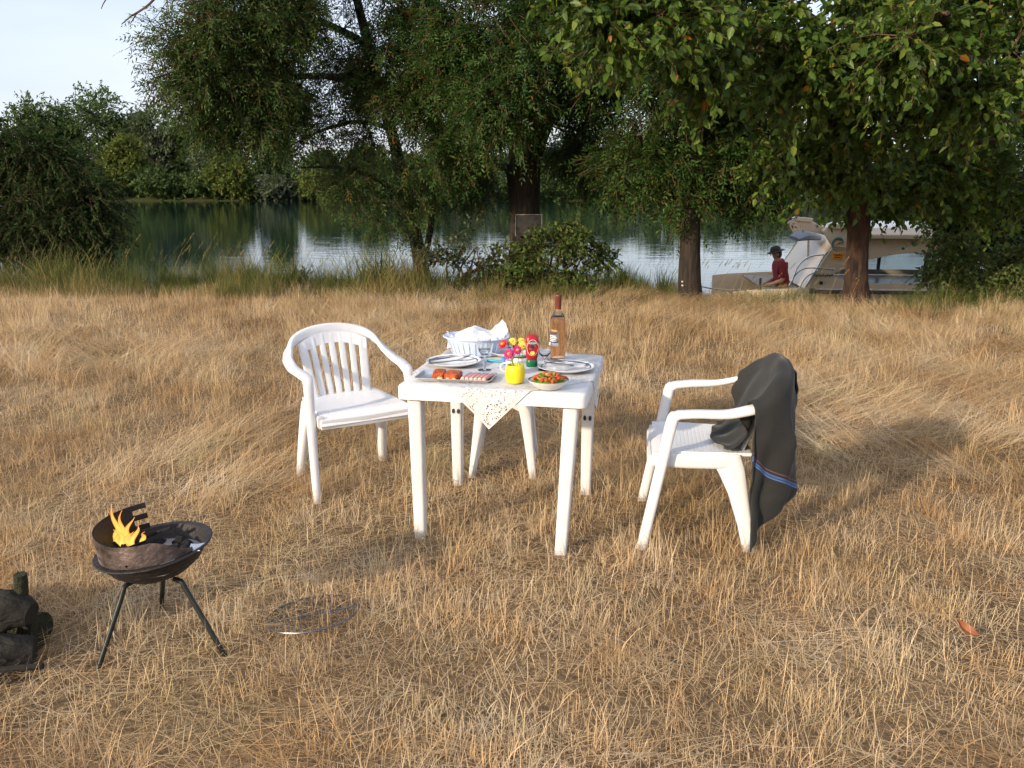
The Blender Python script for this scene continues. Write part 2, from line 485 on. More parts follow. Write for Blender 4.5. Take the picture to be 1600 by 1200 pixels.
# lace: 'edge' attribute = metres in from the hem; open work near the hem
m, n, l, b = nmat('lace')
b.inputs['Base Color'].default_value = (0.82, 0.81, 0.80, 1); b.inputs['Roughness'].default_value = 0.85
at = n.new('ShaderNodeAttribute'); at.attribute_name = 'edge'
uvn = n.new('ShaderNodeAttribute'); uvn.attribute_name = 'clothuv'
vo = n.new('ShaderNodeTexVoronoi'); vo.feature = 'DISTANCE_TO_EDGE'; vo.inputs['Scale'].default_value = 105
l.new(uvn.outputs['Vector'], vo.inputs['Vector'])
vo2 = n.new('ShaderNodeTexNoise'); vo2.inputs['Scale'].default_value = 34; vo2.inputs['Detail'].default_value = 1
l.new(uvn.outputs['Vector'], vo2.inputs['Vector'])
h1 = n.new('ShaderNodeMath'); h1.operation = 'GREATER_THAN'; h1.inputs[1].default_value = 0.15
l.new(vo.outputs['Distance'], h1.inputs[0])
h2 = n.new('ShaderNodeMath'); h2.operation = 'GREATER_THAN'; h2.inputs[1].default_value = 0.46
l.new(vo2.outputs['Fac'], h2.inputs[0])
rp = n.new('ShaderNodeValToRGB'); rp.color_ramp.interpolation = 'CONSTANT'
st = [(0.0, 0), (0.006, 1), (0.095, 0), (0.103, 1), (0.128, 0)]
el = rp.color_ramp.elements
while len(el) < len(st): el.new(0.5)
for i, (p_, c_) in enumerate(st): el[i].position = p_; el[i].color = (c_, c_, c_, 1)
l.new(at.outputs['Fac'], rp.inputs['Fac'])
k1 = n.new('ShaderNodeMath'); k1.operation = 'MULTIPLY'; l.new(h1.outputs[0], k1.inputs[0]); l.new(h2.outputs[0], k1.inputs[1])
k2 = n.new('ShaderNodeMath'); k2.operation = 'MULTIPLY'; l.new(k1.outputs[0], k2.inputs[0]); l.new(rp.outputs['Color'], k2.inputs[1])
tb = n.new('ShaderNodeBsdfTransparent')
tl = n.new('ShaderNodeBsdfTranslucent'); tl.inputs['Color'].default_value = (0.8, 0.79, 0.78, 1)
ma = n.new('ShaderNodeMixShader'); ma.inputs['Fac'].default_value = 0.25
l.new(b.outputs['BSDF'], ma.inputs[1]); l.new(tl.outputs['BSDF'], ma.inputs[2])
mx = n.new('ShaderNodeMixShader'); l.new(k2.outputs[0], mx.inputs['Fac'])
l.new(ma.outputs['Shader'], mx.inputs[1]); l.new(tb.outputs['BSDF'], mx.inputs[2]); l.new(mx.outputs['Shader'], n['Material Output'].inputs['Surface'])
bn = n.new('ShaderNodeBump'); bn.inputs['Strength'].default_value = 0.5; bn.inputs['Distance'].default_value = 0.003
l.new(vo.outputs['Distance'], bn.inputs['Height']); l.new(bn.outputs['Normal'], b.inputs['Normal'])
MATS['lace'] = m

# woven seat plastic
m, n, l, b = nmat('seat_plastic')
b.inputs['Base Color'].default_value = (0.80, 0.80, 0.80, 1); b.inputs['Roughness'].default_value = 0.35
tcn = n.new('ShaderNodeTexCoord')
br = n.new('ShaderNodeTexBrick'); br.inputs['Scale'].default_value = 14; br.inputs['Mortar Size'].default_value = 0.035; br.inputs['Mortar Smooth'].default_value = 0.6
br.offset = 0.5; br.inputs['Color1'].default_value = (1, 1, 1, 1); br.inputs['Color2'].default_value = (0.8, 0.8, 0.8, 1); br.inputs['Mortar'].default_value = (0, 0, 0, 1)
l.new(tcn.outputs['Object'], br.inputs['Vector'])
bn = n.new('ShaderNodeBump'); bn.inputs['Strength'].default_value = 0.35; bn.inputs['Distance'].default_value = 0.006
l.new(br.outputs['Color'], bn.inputs['Height']); l.new(bn.outputs['Normal'], b.inputs['Normal'])
MATS['seat_plastic'] = m

# flame: a body that gives off light, yellow at the root, orange at the tip
m, n, l, b = nmat('flame')
tcn = n.new('ShaderNodeTexCoord'); sp = n.new('ShaderNodeSeparateXYZ'); l.new(tcn.outputs['Generated'], sp.inputs['Vector'])
r = n.new('ShaderNodeValToRGB')
r.color_ramp.elements[0].position = 0.15; r.color_ramp.elements[0].color = (1.0, 0.66, 0.14, 1)
r.color_ramp.elements[1].position = 1.0; r.color_ramp.elements[1].color = (1.0, 0.16, 0.01, 1)
lw0 = n.new('ShaderNodeLayerWeight'); lw0.inputs['Blend'].default_value = 0.4
av = n.new('ShaderNodeMath'); av.operation = 'MULTIPLY_ADD'; av.inputs[1].default_value = .55; l.new(sp.outputs['Z'], av.inputs[0])
av2 = n.new('ShaderNodeMath'); av2.operation = 'MULTIPLY'; av2.inputs[1].default_value = .8; l.new(lw0.outputs['Facing'], av2.inputs[0]); l.new(av2.outputs[0], av.inputs[2])
l.new(av.outputs[0], r.inputs['Fac'])
em = n.new('ShaderNodeEmission'); l.new(r.outputs['Color'], em.inputs['Color']); em.inputs['Strength'].default_value = 1.1
lw = n.new('ShaderNodeLayerWeight'); lw.inputs['Blend'].default_value = 0.35
tb = n.new('ShaderNodeBsdfTransparent')
mx = n.new('ShaderNodeMixShader')
rf = n.new('ShaderNodeMapRange'); rf.inputs['From Min'].default_value = 0.0; rf.inputs['From Max'].default_value = 0.6
l.new(lw.outputs['Facing'], rf.inputs['Value']); l.new(rf.outputs['Result'], mx.inputs['Fac'])
l.new(em.outputs['Emission'], mx.inputs[1]); l.new(tb.outputs['BSDF'], mx.inputs[2]); l.new(mx.outputs['Shader'], n['Material Output'].inputs['Surface'])
MATS['flame'] = m

# leaves
leaf_mat('leaf_ash', [(0.0, (0.018, 0.044, 0.010)), (0.45, (0.038, 0.084, 0.018)), (0.88, (0.070, 0.128, 0.026)), (0.985, (0.10, 0.13, 0.03)), (0.998, (0.17, 0.09, 0.02))])
leaf_mat('leaf_willow', [(0.0, (0.028, 0.056, 0.015)), (0.5, (0.054, 0.100, 0.024)), (0.88, (0.088, 0.135, 0.032)), (0.98, (0.12, 0.13, 0.04)), (0.998, (0.18, 0.08, 0.02))])
leaf_mat('leaf_broad', [(0.0, (0.028, 0.060, 0.010)), (0.5, (0.062, 0.115, 0.018)), (0.88, (0.11, 0.175, 0.028)), (0.985, (0.20, 0.24, 0.04)), (0.999, (0.30, 0.10, 0.02))], rough=0.38)
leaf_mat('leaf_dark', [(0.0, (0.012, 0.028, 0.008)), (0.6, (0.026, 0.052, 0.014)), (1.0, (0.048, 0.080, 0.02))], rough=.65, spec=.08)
leaf_mat('leaf_bush', [(0.0, (0.04, 0.075, 0.018)), (0.6, (0.09, 0.145, 0.032)), (1.0, (0.16, 0.21, 0.055))])
leaf_mat('leaf_bluish', [(0.0, (0.03, 0.055, 0.03)), (0.6, (0.07, 0.11, 0.055)), (1.0, (0.14, 0.18, 0.09))])
leaf_mat('leaf_far', [(0.0, (0.04, 0.072, 0.024)), (0.6, (0.08, 0.128, 0.038)), (1.0, (0.13, 0.18, 0.055))], spec=0.08)
leaf_mat('leaf_far_yellow', [(0.0, (0.06, 0.09, 0.02)), (0.6, (0.115, 0.15, 0.032)), (1.0, (0.19, 0.21, 0.05))], spec=.1)
leaf_mat('leaf_far_grey', [(0.0, (0.05, 0.075, 0.04)), (0.6, (0.10, 0.125, 0.07)), (1.0, (0.15, 0.17, 0.10))])
straw_mat('dry_straw', [(0.0, (0.11, 0.065, 0.034)), (0.22, (0.36, 0.228, 0.112)), (0.46, (0.63, 0.46, 0.26)), (0.72, (0.77, 0.615, 0.40)), (1.0, (0.88, 0.78, 0.61))], 0.9)
straw_mat('bank_blade', [(0.0, (0.04, 0.062, 0.018)), (0.42, (0.095, 0.125, 0.036)), (0.62, (0.18, 0.185, 0.06)), (0.75, (0.38, 0.28, 0.12)), (1.0, (0.45, 0.33, 0.15))], 0.7, 0.3, 0.25)

# ================================================================ SETTING
WATER_Z = -1.6
FAR_Y = G(800, 314, WATER_Z).y
def edge(x): return 12.3 - 1.45 * sstep(x, 0.3, 4.0) + 0.25 * math.sin(x * 0.9)
def ground_z(x, y):
    e = edge(x)
    if y <= e:
        far = sstep(abs(y - 3.5), 2.5, 7) + sstep(abs(x), 2.5, 6)
        return 0.035 * min(1, far) * mnoise.noise(Vector((x * 0.35, y * 0.35, 3.1)))
    if y < FAR_Y - 4:
        t = sstep(y, e - 0.2, e + 3.3)
        return -2.3 * t + 0.05 * mnoise.noise(Vector((x, y, 0)))
    t = sstep(y, FAR_Y - 3, FAR_Y + 5)
    k = sstep(y, FAR_Y + 5, FAR_Y + 60)
    return lerp(-2.3, -0.7, t) + 0.8 * k
xs = sorted(set([-2600, -1200, -500, -250, -120, -60, -30, 30, 60, 120, 250, 500, 1200, 2600] + [round(-20 + 0.5 * i, 2) for i in range(81)]))
ys = sorted(set([-900, -300, -100, -40, -20, -10] + [round(-5 + 0.5 * i, 2) for i in range(31)] + [round(10 + 0.25 * i, 2) for i in range(28)] + [18, 20, 30, 60, 100, 120] + [FAR_Y - 4 + i for i in range(12)] + [FAR_Y + 12, FAR_Y + 20, FAR_Y + 40, FAR_Y + 70, 300, 600, 1500, 3500]))
gv = [(x, y, ground_z(x, y)) for y in ys for x in xs]
nx = len(xs)
gf = [(j * nx + i, j * nx + i + 1, (j + 1) * nx + i + 1, (j + 1) * nx + i) for j in range(len(ys) - 1) for i in range(nx - 1)]
m, n, l, b = nmat('ground_soil')
geo = n.new('ShaderNodeNewGeometry')
n1 = n.new('ShaderNodeTexNoise'); n1.inputs['Scale'].default_value = 1.3; n1.inputs['Detail'].default_value = 8
n2 = n.new('ShaderNodeTexNoise'); n2.inputs['Scale'].default_value = 38; n2.inputs['Detail'].default_value = 6
l.new(geo.outputs['Position'], n1.inputs['Vector']); l.new(geo.outputs['Position'], n2.inputs['Vector'])
r1 = n.new('ShaderNodeValToRGB')
for i, (p_, c_) in enumerate([(0.3, (0.10, 0.064, 0.035)), (0.7, (0.30, 0.205, 0.11))]): r1.color_ramp.elements[i].position = p_; r1.color_ramp.elements[i].color = (*c_, 1)
am = n.new('ShaderNodeMath'); am.operation = 'MULTIPLY_ADD'; am.inputs[1].default_value = 0.5
l.new(n1.outputs['Fac'], am.inputs[0])
am2 = n.new('ShaderNodeMath'); am2.operation = 'MULTIPLY'; am2.inputs[1].default_value = 0.55
l.new(n2.outputs['Fac'], am2.inputs[0]); l.new(am2.outputs[0], am.inputs[2])
l.new(am.outputs[0], r1.inputs['Fac'])
at = n.new('ShaderNodeAttribute'); at.attribute_name = 'damp'
mxg = n.new('ShaderNodeMix'); mxg.data_type = 'RGBA'; mxg.inputs['B'].default_value = (0.055, 0.062, 0.022, 1)
l.new(at.outputs['Fac'], mxg.inputs['Factor']); l.new(r1.outputs['Color'], mxg.inputs['A']); l.new(mxg.outputs['Result'], b.inputs['Base Color'])
b.inputs['Roughness'].default_value = 0.95; b.inputs['Specular IOR Level'].default_value = 0.1
bn = n.new('ShaderNodeBump'); bn.inputs['Strength'].default_value = 0.8; bn.inputs['Distance'].default_value = 0.03
l.new(n2.outputs['Fac'], bn.inputs['Height']); l.new(bn.outputs['Normal'], b.inputs['Normal'])
gm = bpy.data.meshes.new('ground'); gm.from_pydata(gv, [], gf)
gm.polygons.foreach_set('use_smooth', [True] * len(gf))
ga = gm.attributes.new('damp', 'FLOAT', 'POINT'); ga.data.foreach_set('value', [sstep(y, edge(x) - 0.9, edge(x) + 0.6) for y in ys for x in xs])
gm.materials.append(m); gm.update()
tag(link('ground', gm), 'dry field of mown straw running down to the river bank', 'ground', kind='structure')

# river
m, n, l, b = nmat('river_water')
b.inputs['Base Color'].default_value = (0.006, 0.022, 0.018, 1); b.inputs['Roughness'].default_value = 0.0; b.inputs['IOR'].default_value = 1.33
geo = n.new('ShaderNodeNewGeometry')
mpn = n.new('ShaderNodeMapping'); mpn.inputs['Scale'].default_value = (0.35, 1.5, 1); l.new(geo.outputs['Position'], mpn.inputs['Vector'])
w1 = n.new('ShaderNodeTexNoise'); w1.inputs['Scale'].default_value = 1.5; w1.inputs['Detail'].default_value = 3; w1.inputs['Distortion'].default_value = 0.4
l.new(mpn.outputs['Vector'], w1.inputs['Vector'])
bn = n.new('ShaderNodeBump'); bn.inputs['Strength'].default_value = 0.15; bn.inputs['Distance'].default_value = 0.04
l.new(w1.outputs['Fac'], bn.inputs['Height']); l.new(bn.outputs['Normal'], b.inputs['Normal'])
rv = MB(); rv.add([(-900, 12.6, WATER_Z), (900, 12.6, WATER_Z), (900, FAR_Y + 3, WATER_Z), (-900, FAR_Y + 3, WATER_Z)], [(0, 1, 2, 3)], False)
tag(rv.build('river', m), 'broad calm river reflecting trees and pale sky', 'river', kind='structure')

# ---------------------------------------------------------------- leaves and trees
def unit(a): return a / np.maximum(np.linalg.norm(a, axis=1, keepdims=True), 1e-9)
def leaf_arrays(pos, d, nrm, L, W, kind, rng, rnd=None):
    """returns verts, quads, rnd per vertex"""
    M = len(pos)
    d = unit(d); side = unit(np.cross(nrm, d)); up = np.cross(d, side)
    L = np.broadcast_to(np.asarray(L, float), (M,))[:, None]; W = np.broadcast_to(np.asarray(W, float), (M,))[:, None]
    if rnd is None: rnd = rng.random(M)
    if kind == 'diamond':
        v = np.stack([pos, pos + d * L * 0.45 + side * W / 2 + up * W * 0.12, pos + d * L, pos + d * L * 0.45 - side * W / 2 + up * W * 0.12], 1)
        k = np.arange(M)[:, None] * 4
        return v.reshape(-1, 3), k + np.array([[0, 1, 2, 3]]), np.repeat(rnd, 4)
    dr = -up * L * 0.10
    v = np.stack([pos, pos + d * L * 0.28 + side * W * 0.46 + up * W * 0.10, pos + d * L * 0.66 + side * W * 0.36 + up * W * 0.08 + dr * 0.5, pos + d * L + dr,
                  pos + d * L * 0.66 - side * W * 0.36 + up * W * 0.08 + dr * 0.5, pos + d * L * 0.28 - side * W * 0.46 + up * W * 0.10], 1)
    k = np.arange(M)[:, None] * 6
    q = np.concatenate([k + np.array([[0, 1, 2, 3]]), k + np.array([[0, 3, 4, 5]])])
    return v.reshape(-1, 3), q, np.repeat(rnd, 6)
def prisms(A, B, ra, rb):
    t = unit(B - A); ref = np.where(np.abs(t[:, 2:3]) > 0.9, np.array([[1.0, 0, 0]]), np.array([[0, 0, 1.0]]))
    s = unit(np.cross(t, ref)); u = np.cross(t, s)
    ra = np.broadcast_to(np.asarray(ra, float), (len(A),))[:, None]; rb = np.broadcast_to(np.asarray(rb, float), (len(A),))[:, None]
    vs = []
    for Q, r_ in ((A, ra), (B, rb)):
        for j in range(3):
            a = 2 * math.pi * j / 3
            vs.append(Q + (s * math.cos(a) + u * math.sin(a)) * r_)
    v = np.stack(vs, 1).reshape(-1, 3); k = np.arange(len(A))[:, None] * 6
    q = np.concatenate([k + np.array([[j, (j + 1) % 3, 3 + (j + 1) % 3, 3 + j]]) for j in range(3)])
    return v, q
def rand_unit(rng, n): return unit(rng.normal(size=(n, 3)))

def foliage(rng, lobes, tlen=(0.35, 0.6), droop=0.5, per=6, hollow=0.45, gapf=1.1, gapthr=-0.15, up=0.0, split=38):
    """twigs spread through the lobes, leaves along each twig. returns twig segments and leaf pos/dir/normal"""
    S, D, T, C = [], [], [], []
    if split:
        parts = []
        for (c, r, cnt) in lobes:
            k = max(2, int(round(cnt / split)))
            for _ in range(k):
                f_ = rng.uniform(.38, .62); u_ = rand_unit(rng, 1)[0] * rng.random() ** .45
                parts.append((np.array(c, float) + u_ * np.array(r, float) * (1.08 - f_), np.array(r, float) * f_ + sum(tlen) * .22, int(cnt / k * rng.uniform(.6, 1.4)) + 1))
        lobes = parts
    for (c, r, cnt) in lobes:
        c = np.array(c, float); r = np.array(r, float); r = np.maximum(r - sum(tlen) * .30, r * .45)
        u = rand_unit(rng, cnt); rho = hollow + (1 - hollow) * rng.random((cnt, 1)) ** 0.8; rho = np.where(rng.random((cnt, 1)) < .10, rho * rng.uniform(1.1, 1.45, (cnt, 1)), rho)
        st = c + u * r * rho * 0.92
        keep = np.array([mnoise.noise(Vector(p * gapf)) > gapthr for p in st])
        st, u = st[keep], u[keep]
        d = unit(u * 0.9 + rng.normal(size=st.shape) * 0.45 + np.array([0, 0, up]))
        S.append(st); D.append(d); T.append(rng.uniform(*tlen, len(st))); C.append(np.repeat(c[None], len(st), 0))
    S, D, T, C = np.concatenate(S), np.concatenate(D), np.concatenate(T), np.concatenate(C)
    def pt(t): return S + D * (T * t)[:, None] + np.array([0, 0, -1.0]) * (droop * T * t * t)[:, None]
    segA = np.concatenate([pt(0.0), pt(0.5)]); segB = np.concatenate([pt(0.5), pt(1.0)])
    rr = rng.random(len(S)) < 0.3
    cA = C[rr] + (S[rr] - C[rr]) * 0.15
    pos, dr, nm = [], [], []
    for k in range(per):
        t = (k + rng.random(len(S))) / per
        p = S + D * (T * t)[:, None] + np.array([0, 0, -1.0]) * (droop * T * t * t)[:, None]
        tang = D + np.array([0, 0, -1.0]) * (2 * droop * t)[:, None]
        dd = unit(unit(tang) * 0.7 + rand_unit(rng, len(S)) * 0.75 + np.array([0, 0, -0.18]))
        nn = unit(np.array([0, 0, 0.8]) + rand_unit(rng, len(S)) * 0.8 + D * 0.3)
        pos.append(p); dr.append(dd); nm.append(nn)
    return (segA, segB, cA, S[rr]), np.concatenate(pos), np.concatenate(dr), np.concatenate(nm)
def pinnate(rng, pos, d, nrm, length, pairs):
    d = unit(d); side = unit(np.cross(nrm, d)); P_, D_, N_, R_ = [], [], [], []
    base = rng.random(len(pos))
    for j in range(pairs):
        t = (j + 0.8) / (pairs + 0.5)
        for sg in (-1, 1):
            P_.append(pos + d * (length * t)[:, None] - np.array([0, 0, 0.25]) * (length * t * t)[:, None])
            D_.append(d * 0.6 + side * sg * 0.8 + np.array([0, 0, -0.25])); N_.append(nrm); R_.append(np.clip(base + rng.normal(size=len(pos)) * 0.08, 0, 1))
    P_.append(pos + d * length[:, None] - np.array([0, 0, 0.25]) * length[:, None]); D_.append(d + np.array([0, 0, -0.4])); N_.append(nrm); R_.append(base)
    return np.concatenate(P_), np.concatenate(D_), np.concatenate(N_), np.concatenate(R_)

def bark_tube(name, path, rads, mat, parent, n=12, rough=0.10, seed=0, k=5):
    pts = catmull(path, k); m_ = len(pts)
    rr = [lerp(rads[min(int(i / k), len(rads) - 1)], rads[min(int(i / k) + 1, len(rads) - 1)], (i % k) / k) for i in range(m_)]
    mb = MB(); mb.tube(pts, rr, n=n)
    vs = []
    for v in mb.v:
        q = Vector(v); w = mnoise.noise(Vector((q.x * 6 + seed, q.y * 6, q.z * 1.6))) + 0.5 * mnoise.noise(Vector((q.x * 15, q.y * 15 + seed, q.z * 4)))
        near = min(range(0, m_, 2), key=lambda i: (pts[i] - q).length_squared)
        vs.append(tuple(q + (q - pts[near]).normalized() * w * rough * rr[near]))
    mb.v = vs
    return mb.build(name, mat, parent)

def make_tree(name, label, trunk, trunk_r, limbs, lobes, leaf, seed, bark='bark', group=None, cat='tree', base=None, big_leaves=0, twig_r=0.006, hubs=True, **fo):
    rng = np.random.default_rng(seed)
    base = Vector(base if base is not None else trunk[0])
    root = empty(name, base, label=label, cat=cat, group=group)
    off = lambda p: Vector(p) - base
    bark_tube('trunk', [off(p) for p in trunk], trunk_r, bark, root, seed=seed)
    for i, (pth, rd) in enumerate(limbs):
        bark_tube('limb', [off(p) for p in pth], rd, bark, root, n=8, seed=seed + i + 1, k=4)
    segs, pos, d, nm = foliage(rng, lobes, **{k: v for k, v in fo.items()})
    bo = np.array(base)
    # branches to each lobe from the nearest wood
    wood = [Vector(p) for p in trunk[1:]] + [Vector(p) for pth, _ in limbs for p in pth[1:]]
    A, B, ra, rb = [segs[0], segs[2]], [segs[1], segs[3]], [np.full(len(segs[0]), twig_r), np.full(len(segs[2]), twig_r * 1.8)], [np.full(len(segs[0]), twig_r * 0.6), np.full(len(segs[2]), twig_r)]
    bm_ = MB()
    if hubs:
        for (c, r, cnt) in lobes:
            c = Vector(c); w = min(wood, key=lambda q: (q - c).length)
            mid = (w + c) / 2 + Vector((random.uniform(-.1, .1), random.uniform(-.1, .1), 0.12 * (c - w).length))
            ln = (c - w).length
            if ln > 1.3: continue
            hp = [w.lerp(c, t_) + Vector((random.uniform(-.06, .06), random.uniform(-.06, .06), random.uniform(-.04, .04) + .10 * math.sin(math.pi * t_))) * min(ln, 1.5) * (1 if 0 < t_ < 1 else 0) for t_ in (0, .2, .4, .6, .8, 1)]
            bm_.tube(catmull([off(q_) for q_ in hp], 3), [min(.03, .008 + .010 * ln) * (1 - .045 * q_) * (.4 if ln > 1.8 else 1) for q_ in range(16)], n=6)
    if bm_.v: tag(bm_.build('branches', 'twig', root), kind='stuff')
    v, q = prisms(np.concatenate(A), np.concatenate(B), np.concatenate(ra), np.concatenate(rb))
    me = fast_mesh('twigs', v - bo, quads=q); me.materials.append(MATS['twig']); tag(link('twigs', me, root), kind='stuff')
    kind, L, W, mat = leaf['kind'], leaf['L'], leaf['W'], leaf['mat']
    if kind == 'pinnate':
        ln = rng.uniform(leaf['len'][0], leaf['len'][1], len(pos))
        pos, d, nm, rn = pinnate(rng, pos, d, nm, ln, leaf['pairs'])
        kind = 'diamond'
    else: rn = rng.random(len(pos))
    Ls = rng.uniform(L * 0.55, L * 1.3, len(pos)); Ws = Ls * (W / L) * rng.uniform(0.85, 1.15, len(pos))
    if big_leaves:
        # the leaves that show largest are leaves of their own
        rel = pos - np.array([0, 0, CAM_H]); dep = rel[:, 1] * _c - rel[:, 2] * _s; vv = rel[:, 1] * _s + rel[:, 2] * _c
        px = 800 + FPX * rel[:, 0] / dep; py = 600 - FPX * vv / dep
        fr = (px > 10) & (px < 1590) & (py > 10) & (py < 400)
        score = np.where(fr, Ls / dep, 0)
        idx = np.argsort(-score)[:big_leaves]
        protos = []
        for z in range(6):
            lv, lq, _ = leaf_arrays(np.zeros((1, 3)), np.array([[0, 1.0, 0]]), np.array([[0, 0, 1.0]]), 1.0, W / L, 'ovate', rng)
            mm = fast_mesh('leaf', lv, quads=lq, rnd=np.full(6, 0.3 + 0.13 * z)); mm.materials.append(MATS[mat]); protos.append(mm)
        for w_, i in enumerate(idx):
            dd = Vector(d[i]).normalized(); sd = Vector(nm[i]).cross(dd).normalized(); uu = dd.cross(sd)
            o = link('leaf', protos[w_ % 6], root)
            M_ = Matrix((sd, dd, uu)).transposed() * float(Ls[i])
            o.matrix_local = Matrix.Translation(Vector(pos[i]) - base) @ M_.to_4x4()
        mask = np.ones(len(pos), bool); mask[idx] = False
        pos, d, nm, Ls, Ws, rn = pos[mask], d[mask], nm[mask], Ls[mask], Ws[mask], rn[mask]
    v, q, rv_ = leaf_arrays(pos, d, nm, Ls, Ws, kind, rng, rn)
    me = fast_mesh('crown', v - bo, quads=q, rnd=rv_); me.materials.append(MATS[mat])
    tag(link('crown', me, root), kind='stuff')
    return root

def LB(px, py, y, rpx, rpy, n, ryf=0.8):
    """lobe centred at photo pixel and real distance y, radii given in photo pixels at that distance"""
    c = P(px, py, y); k = y / FPX * 1.0
    return (c, (rpx * k, min(rpx, rpy * 1.3) * k * ryf, rpy * k), n)

ASH = dict(kind='pinnate', L=0.064, W=0.020, len=(0.13, 0.22), pairs=3, mat='leaf_ash')
WIL = dict(kind='pinnate', L=0.062, W=0.017, len=(0.12, 0.22), pairs=3, mat='leaf_willow')

# leaning tree left of centre
YA = 12.9
make_tree('leaning_tree', 'slender tree with pale leaning trunk and feathery crown, left of the thick trunk', [P(668, 478, YA), P(655, 400, YA), P(638, 320, YA), P(618, 230, YA), P(596, 150, YA), P(575, 70, YA - .2), P(545, -60, YA - .4), P(520, -220, YA - .5)],
    [0.15, 0.115, 0.10, 0.09, 0.08, 0.07, 0.05, 0.03],
    [([P(636, 318, YA), P(590, 280, YA - .2), P(530, 262, YA - .5), P(470, 262, YA - .8)], [0.045, 0.035, 0.025, 0.012]),
     ([P(625, 255, YA), P(660, 262, YA - .1), P(690, 240, YA - .2)], [0.04, 0.03, 0.015]),
     ([P(596, 150, YA), P(520, 120, YA - .6), P(430, 125, YA - 1.2), P(340, 150, YA - 1.6)], [0.06, 0.045, 0.03, 0.012]),
     ([P(575, 70, YA), P(490, 30, YA - .6), P(400, 30, YA - 1.2), P(300, 60, YA - 1.6)], [0.06, 0.045, 0.03, 0.012]),
     ([P(610, 200, YA), P(560, 190, YA - .4), P(500, 205, YA - .8), P(440, 235, YA - 1.1)], [0.045, 0.03, 0.02, 0.01]),
     ([P(660, 420, YA), P(674, 350, YA), P(678, 290, YA), P(690, 240, YA - .2)], [0.06, 0.045, 0.04, 0.02])],
    [LB(335, 60, YA - 1.6, 85, 70, 330), LB(300, 130, YA - 1.7, 55, 45, 130), LB(390, 110, YA - 1.2, 80, 70, 300), LB(430, 30, YA - 1.2, 90, 60, 330),
     LB(330, 180, YA - 1.4, 60, 45, 150), LB(395, 200, YA - 1.2, 55, 50, 150), LB(450, 150, YA - 1, 60, 50, 170), LB(520, 50, YA - .6, 80, 70, 300),
     LB(360, -60, YA - 1.4, 120, 90, 300), LB(500, -80, YA - .8, 120, 90, 300), LB(560, 120, YA - .4, 65, 60, 190), LB(640, 130, YA - .7, 55, 60, 130), LB(610, 215, YA - .7, 50, 45, 90), LB(500, 190, YA - .8, 50, 40, 45),
     LB(560, 230, YA - .4, 60, 45, 80), LB(530, 285, YA - .6, 55, 40, 70), LB(600, 330, YA - .3, 60, 40, 60), LB(630, 200, YA - .2, 45, 60, 100),
     LB(650, 300, YA - .2, 45, 40, 60), LB(270, 60, YA - 1.7, 30, 30, 30), LB(262, 110, YA - 1.8, 26, 22, 22)],
    WIL, 11, bark='bark', tlen=(0.25, 0.5), droop=0.22, per=9, hollow=0.2, gapthr=-0.16)

# thick central tree
YB = 13.2
make_tree('thick_trunk_tree', 'big dark tree with thick forked trunk carrying a small framed board, behind the table', [P(822, 480, YB), P(822, 400, YB), P(820, 330, YB), P(818, 270, YB), P(822, 205, YB), P(826, 120, YB), P(820, 0, YB), P(815, -200, YB)],
    [0.34, 0.27, 0.25, 0.27, 0.24, 0.18, 0.14, 0.08],
    [([P(815, 240, YB), P(790, 170, YB - .1), P(740, 90, YB - .3), P(695, 35, YB - .5), P(650, -40, YB - .7)], [0.15, 0.13, 0.12, 0.11, 0.08]),
     ([P(835, 240, YB), P(855, 190, YB - .1), P(880, 140, YB - .3), P(915, 60, YB - .6), P(950, -40, YB - .9)], [0.13, 0.10, 0.08, 0.06, 0.04]),
     ([P(795, 262, YB), P(740, 258, YB - .4), P(690, 255, YB - .8)], [0.06, 0.045, 0.02])],
    [LB(740, 150, YB - 1, 90, 90, 420), LB(820, 90, YB - 1.4, 100, 80, 460), LB(715, 225, YB - .9, 65, 50, 220), LB(880, 40, YB - 1.2, 90, 60, 320),
     LB(620, 40, YB - .9, 70, 60, 220), LB(740, 30, YB - 1.3, 80, 60, 300), LB(735, 285, YB + .2, 50, 30, 90), LB(880, 180, YB - .6, 55, 60, 200),
     LB(910, 245, YB + .1, 50, 45, 170), LB(660, 170, YB - .6, 60, 60, 170), LB(700, 300, YB + .3, 50, 30, 60),
     LB(960, 60, YB - .9, 60, 70, 180), LB(930, 120, YB - .3, 80, 70, 260), LB(700, 90, YB - 1.2, 70, 60, 200), LB(640, 110, YB - .3, 60, 60, 140), LB(800, -90, YB - 1, 200, 90, 420), LB(640, -70, YB - .8, 120, 80, 240), LB(960, -80, YB - .8, 120, 80, 240),
     LB(790, 160, YB - 1.6, 70, 50, 240), LB(960, 250, YB, 60, 40, 110)],
    ASH, 12, tlen=(0.3, 0.55), droop=0.3, per=9, hollow=0.1, gapthr=-0.3)

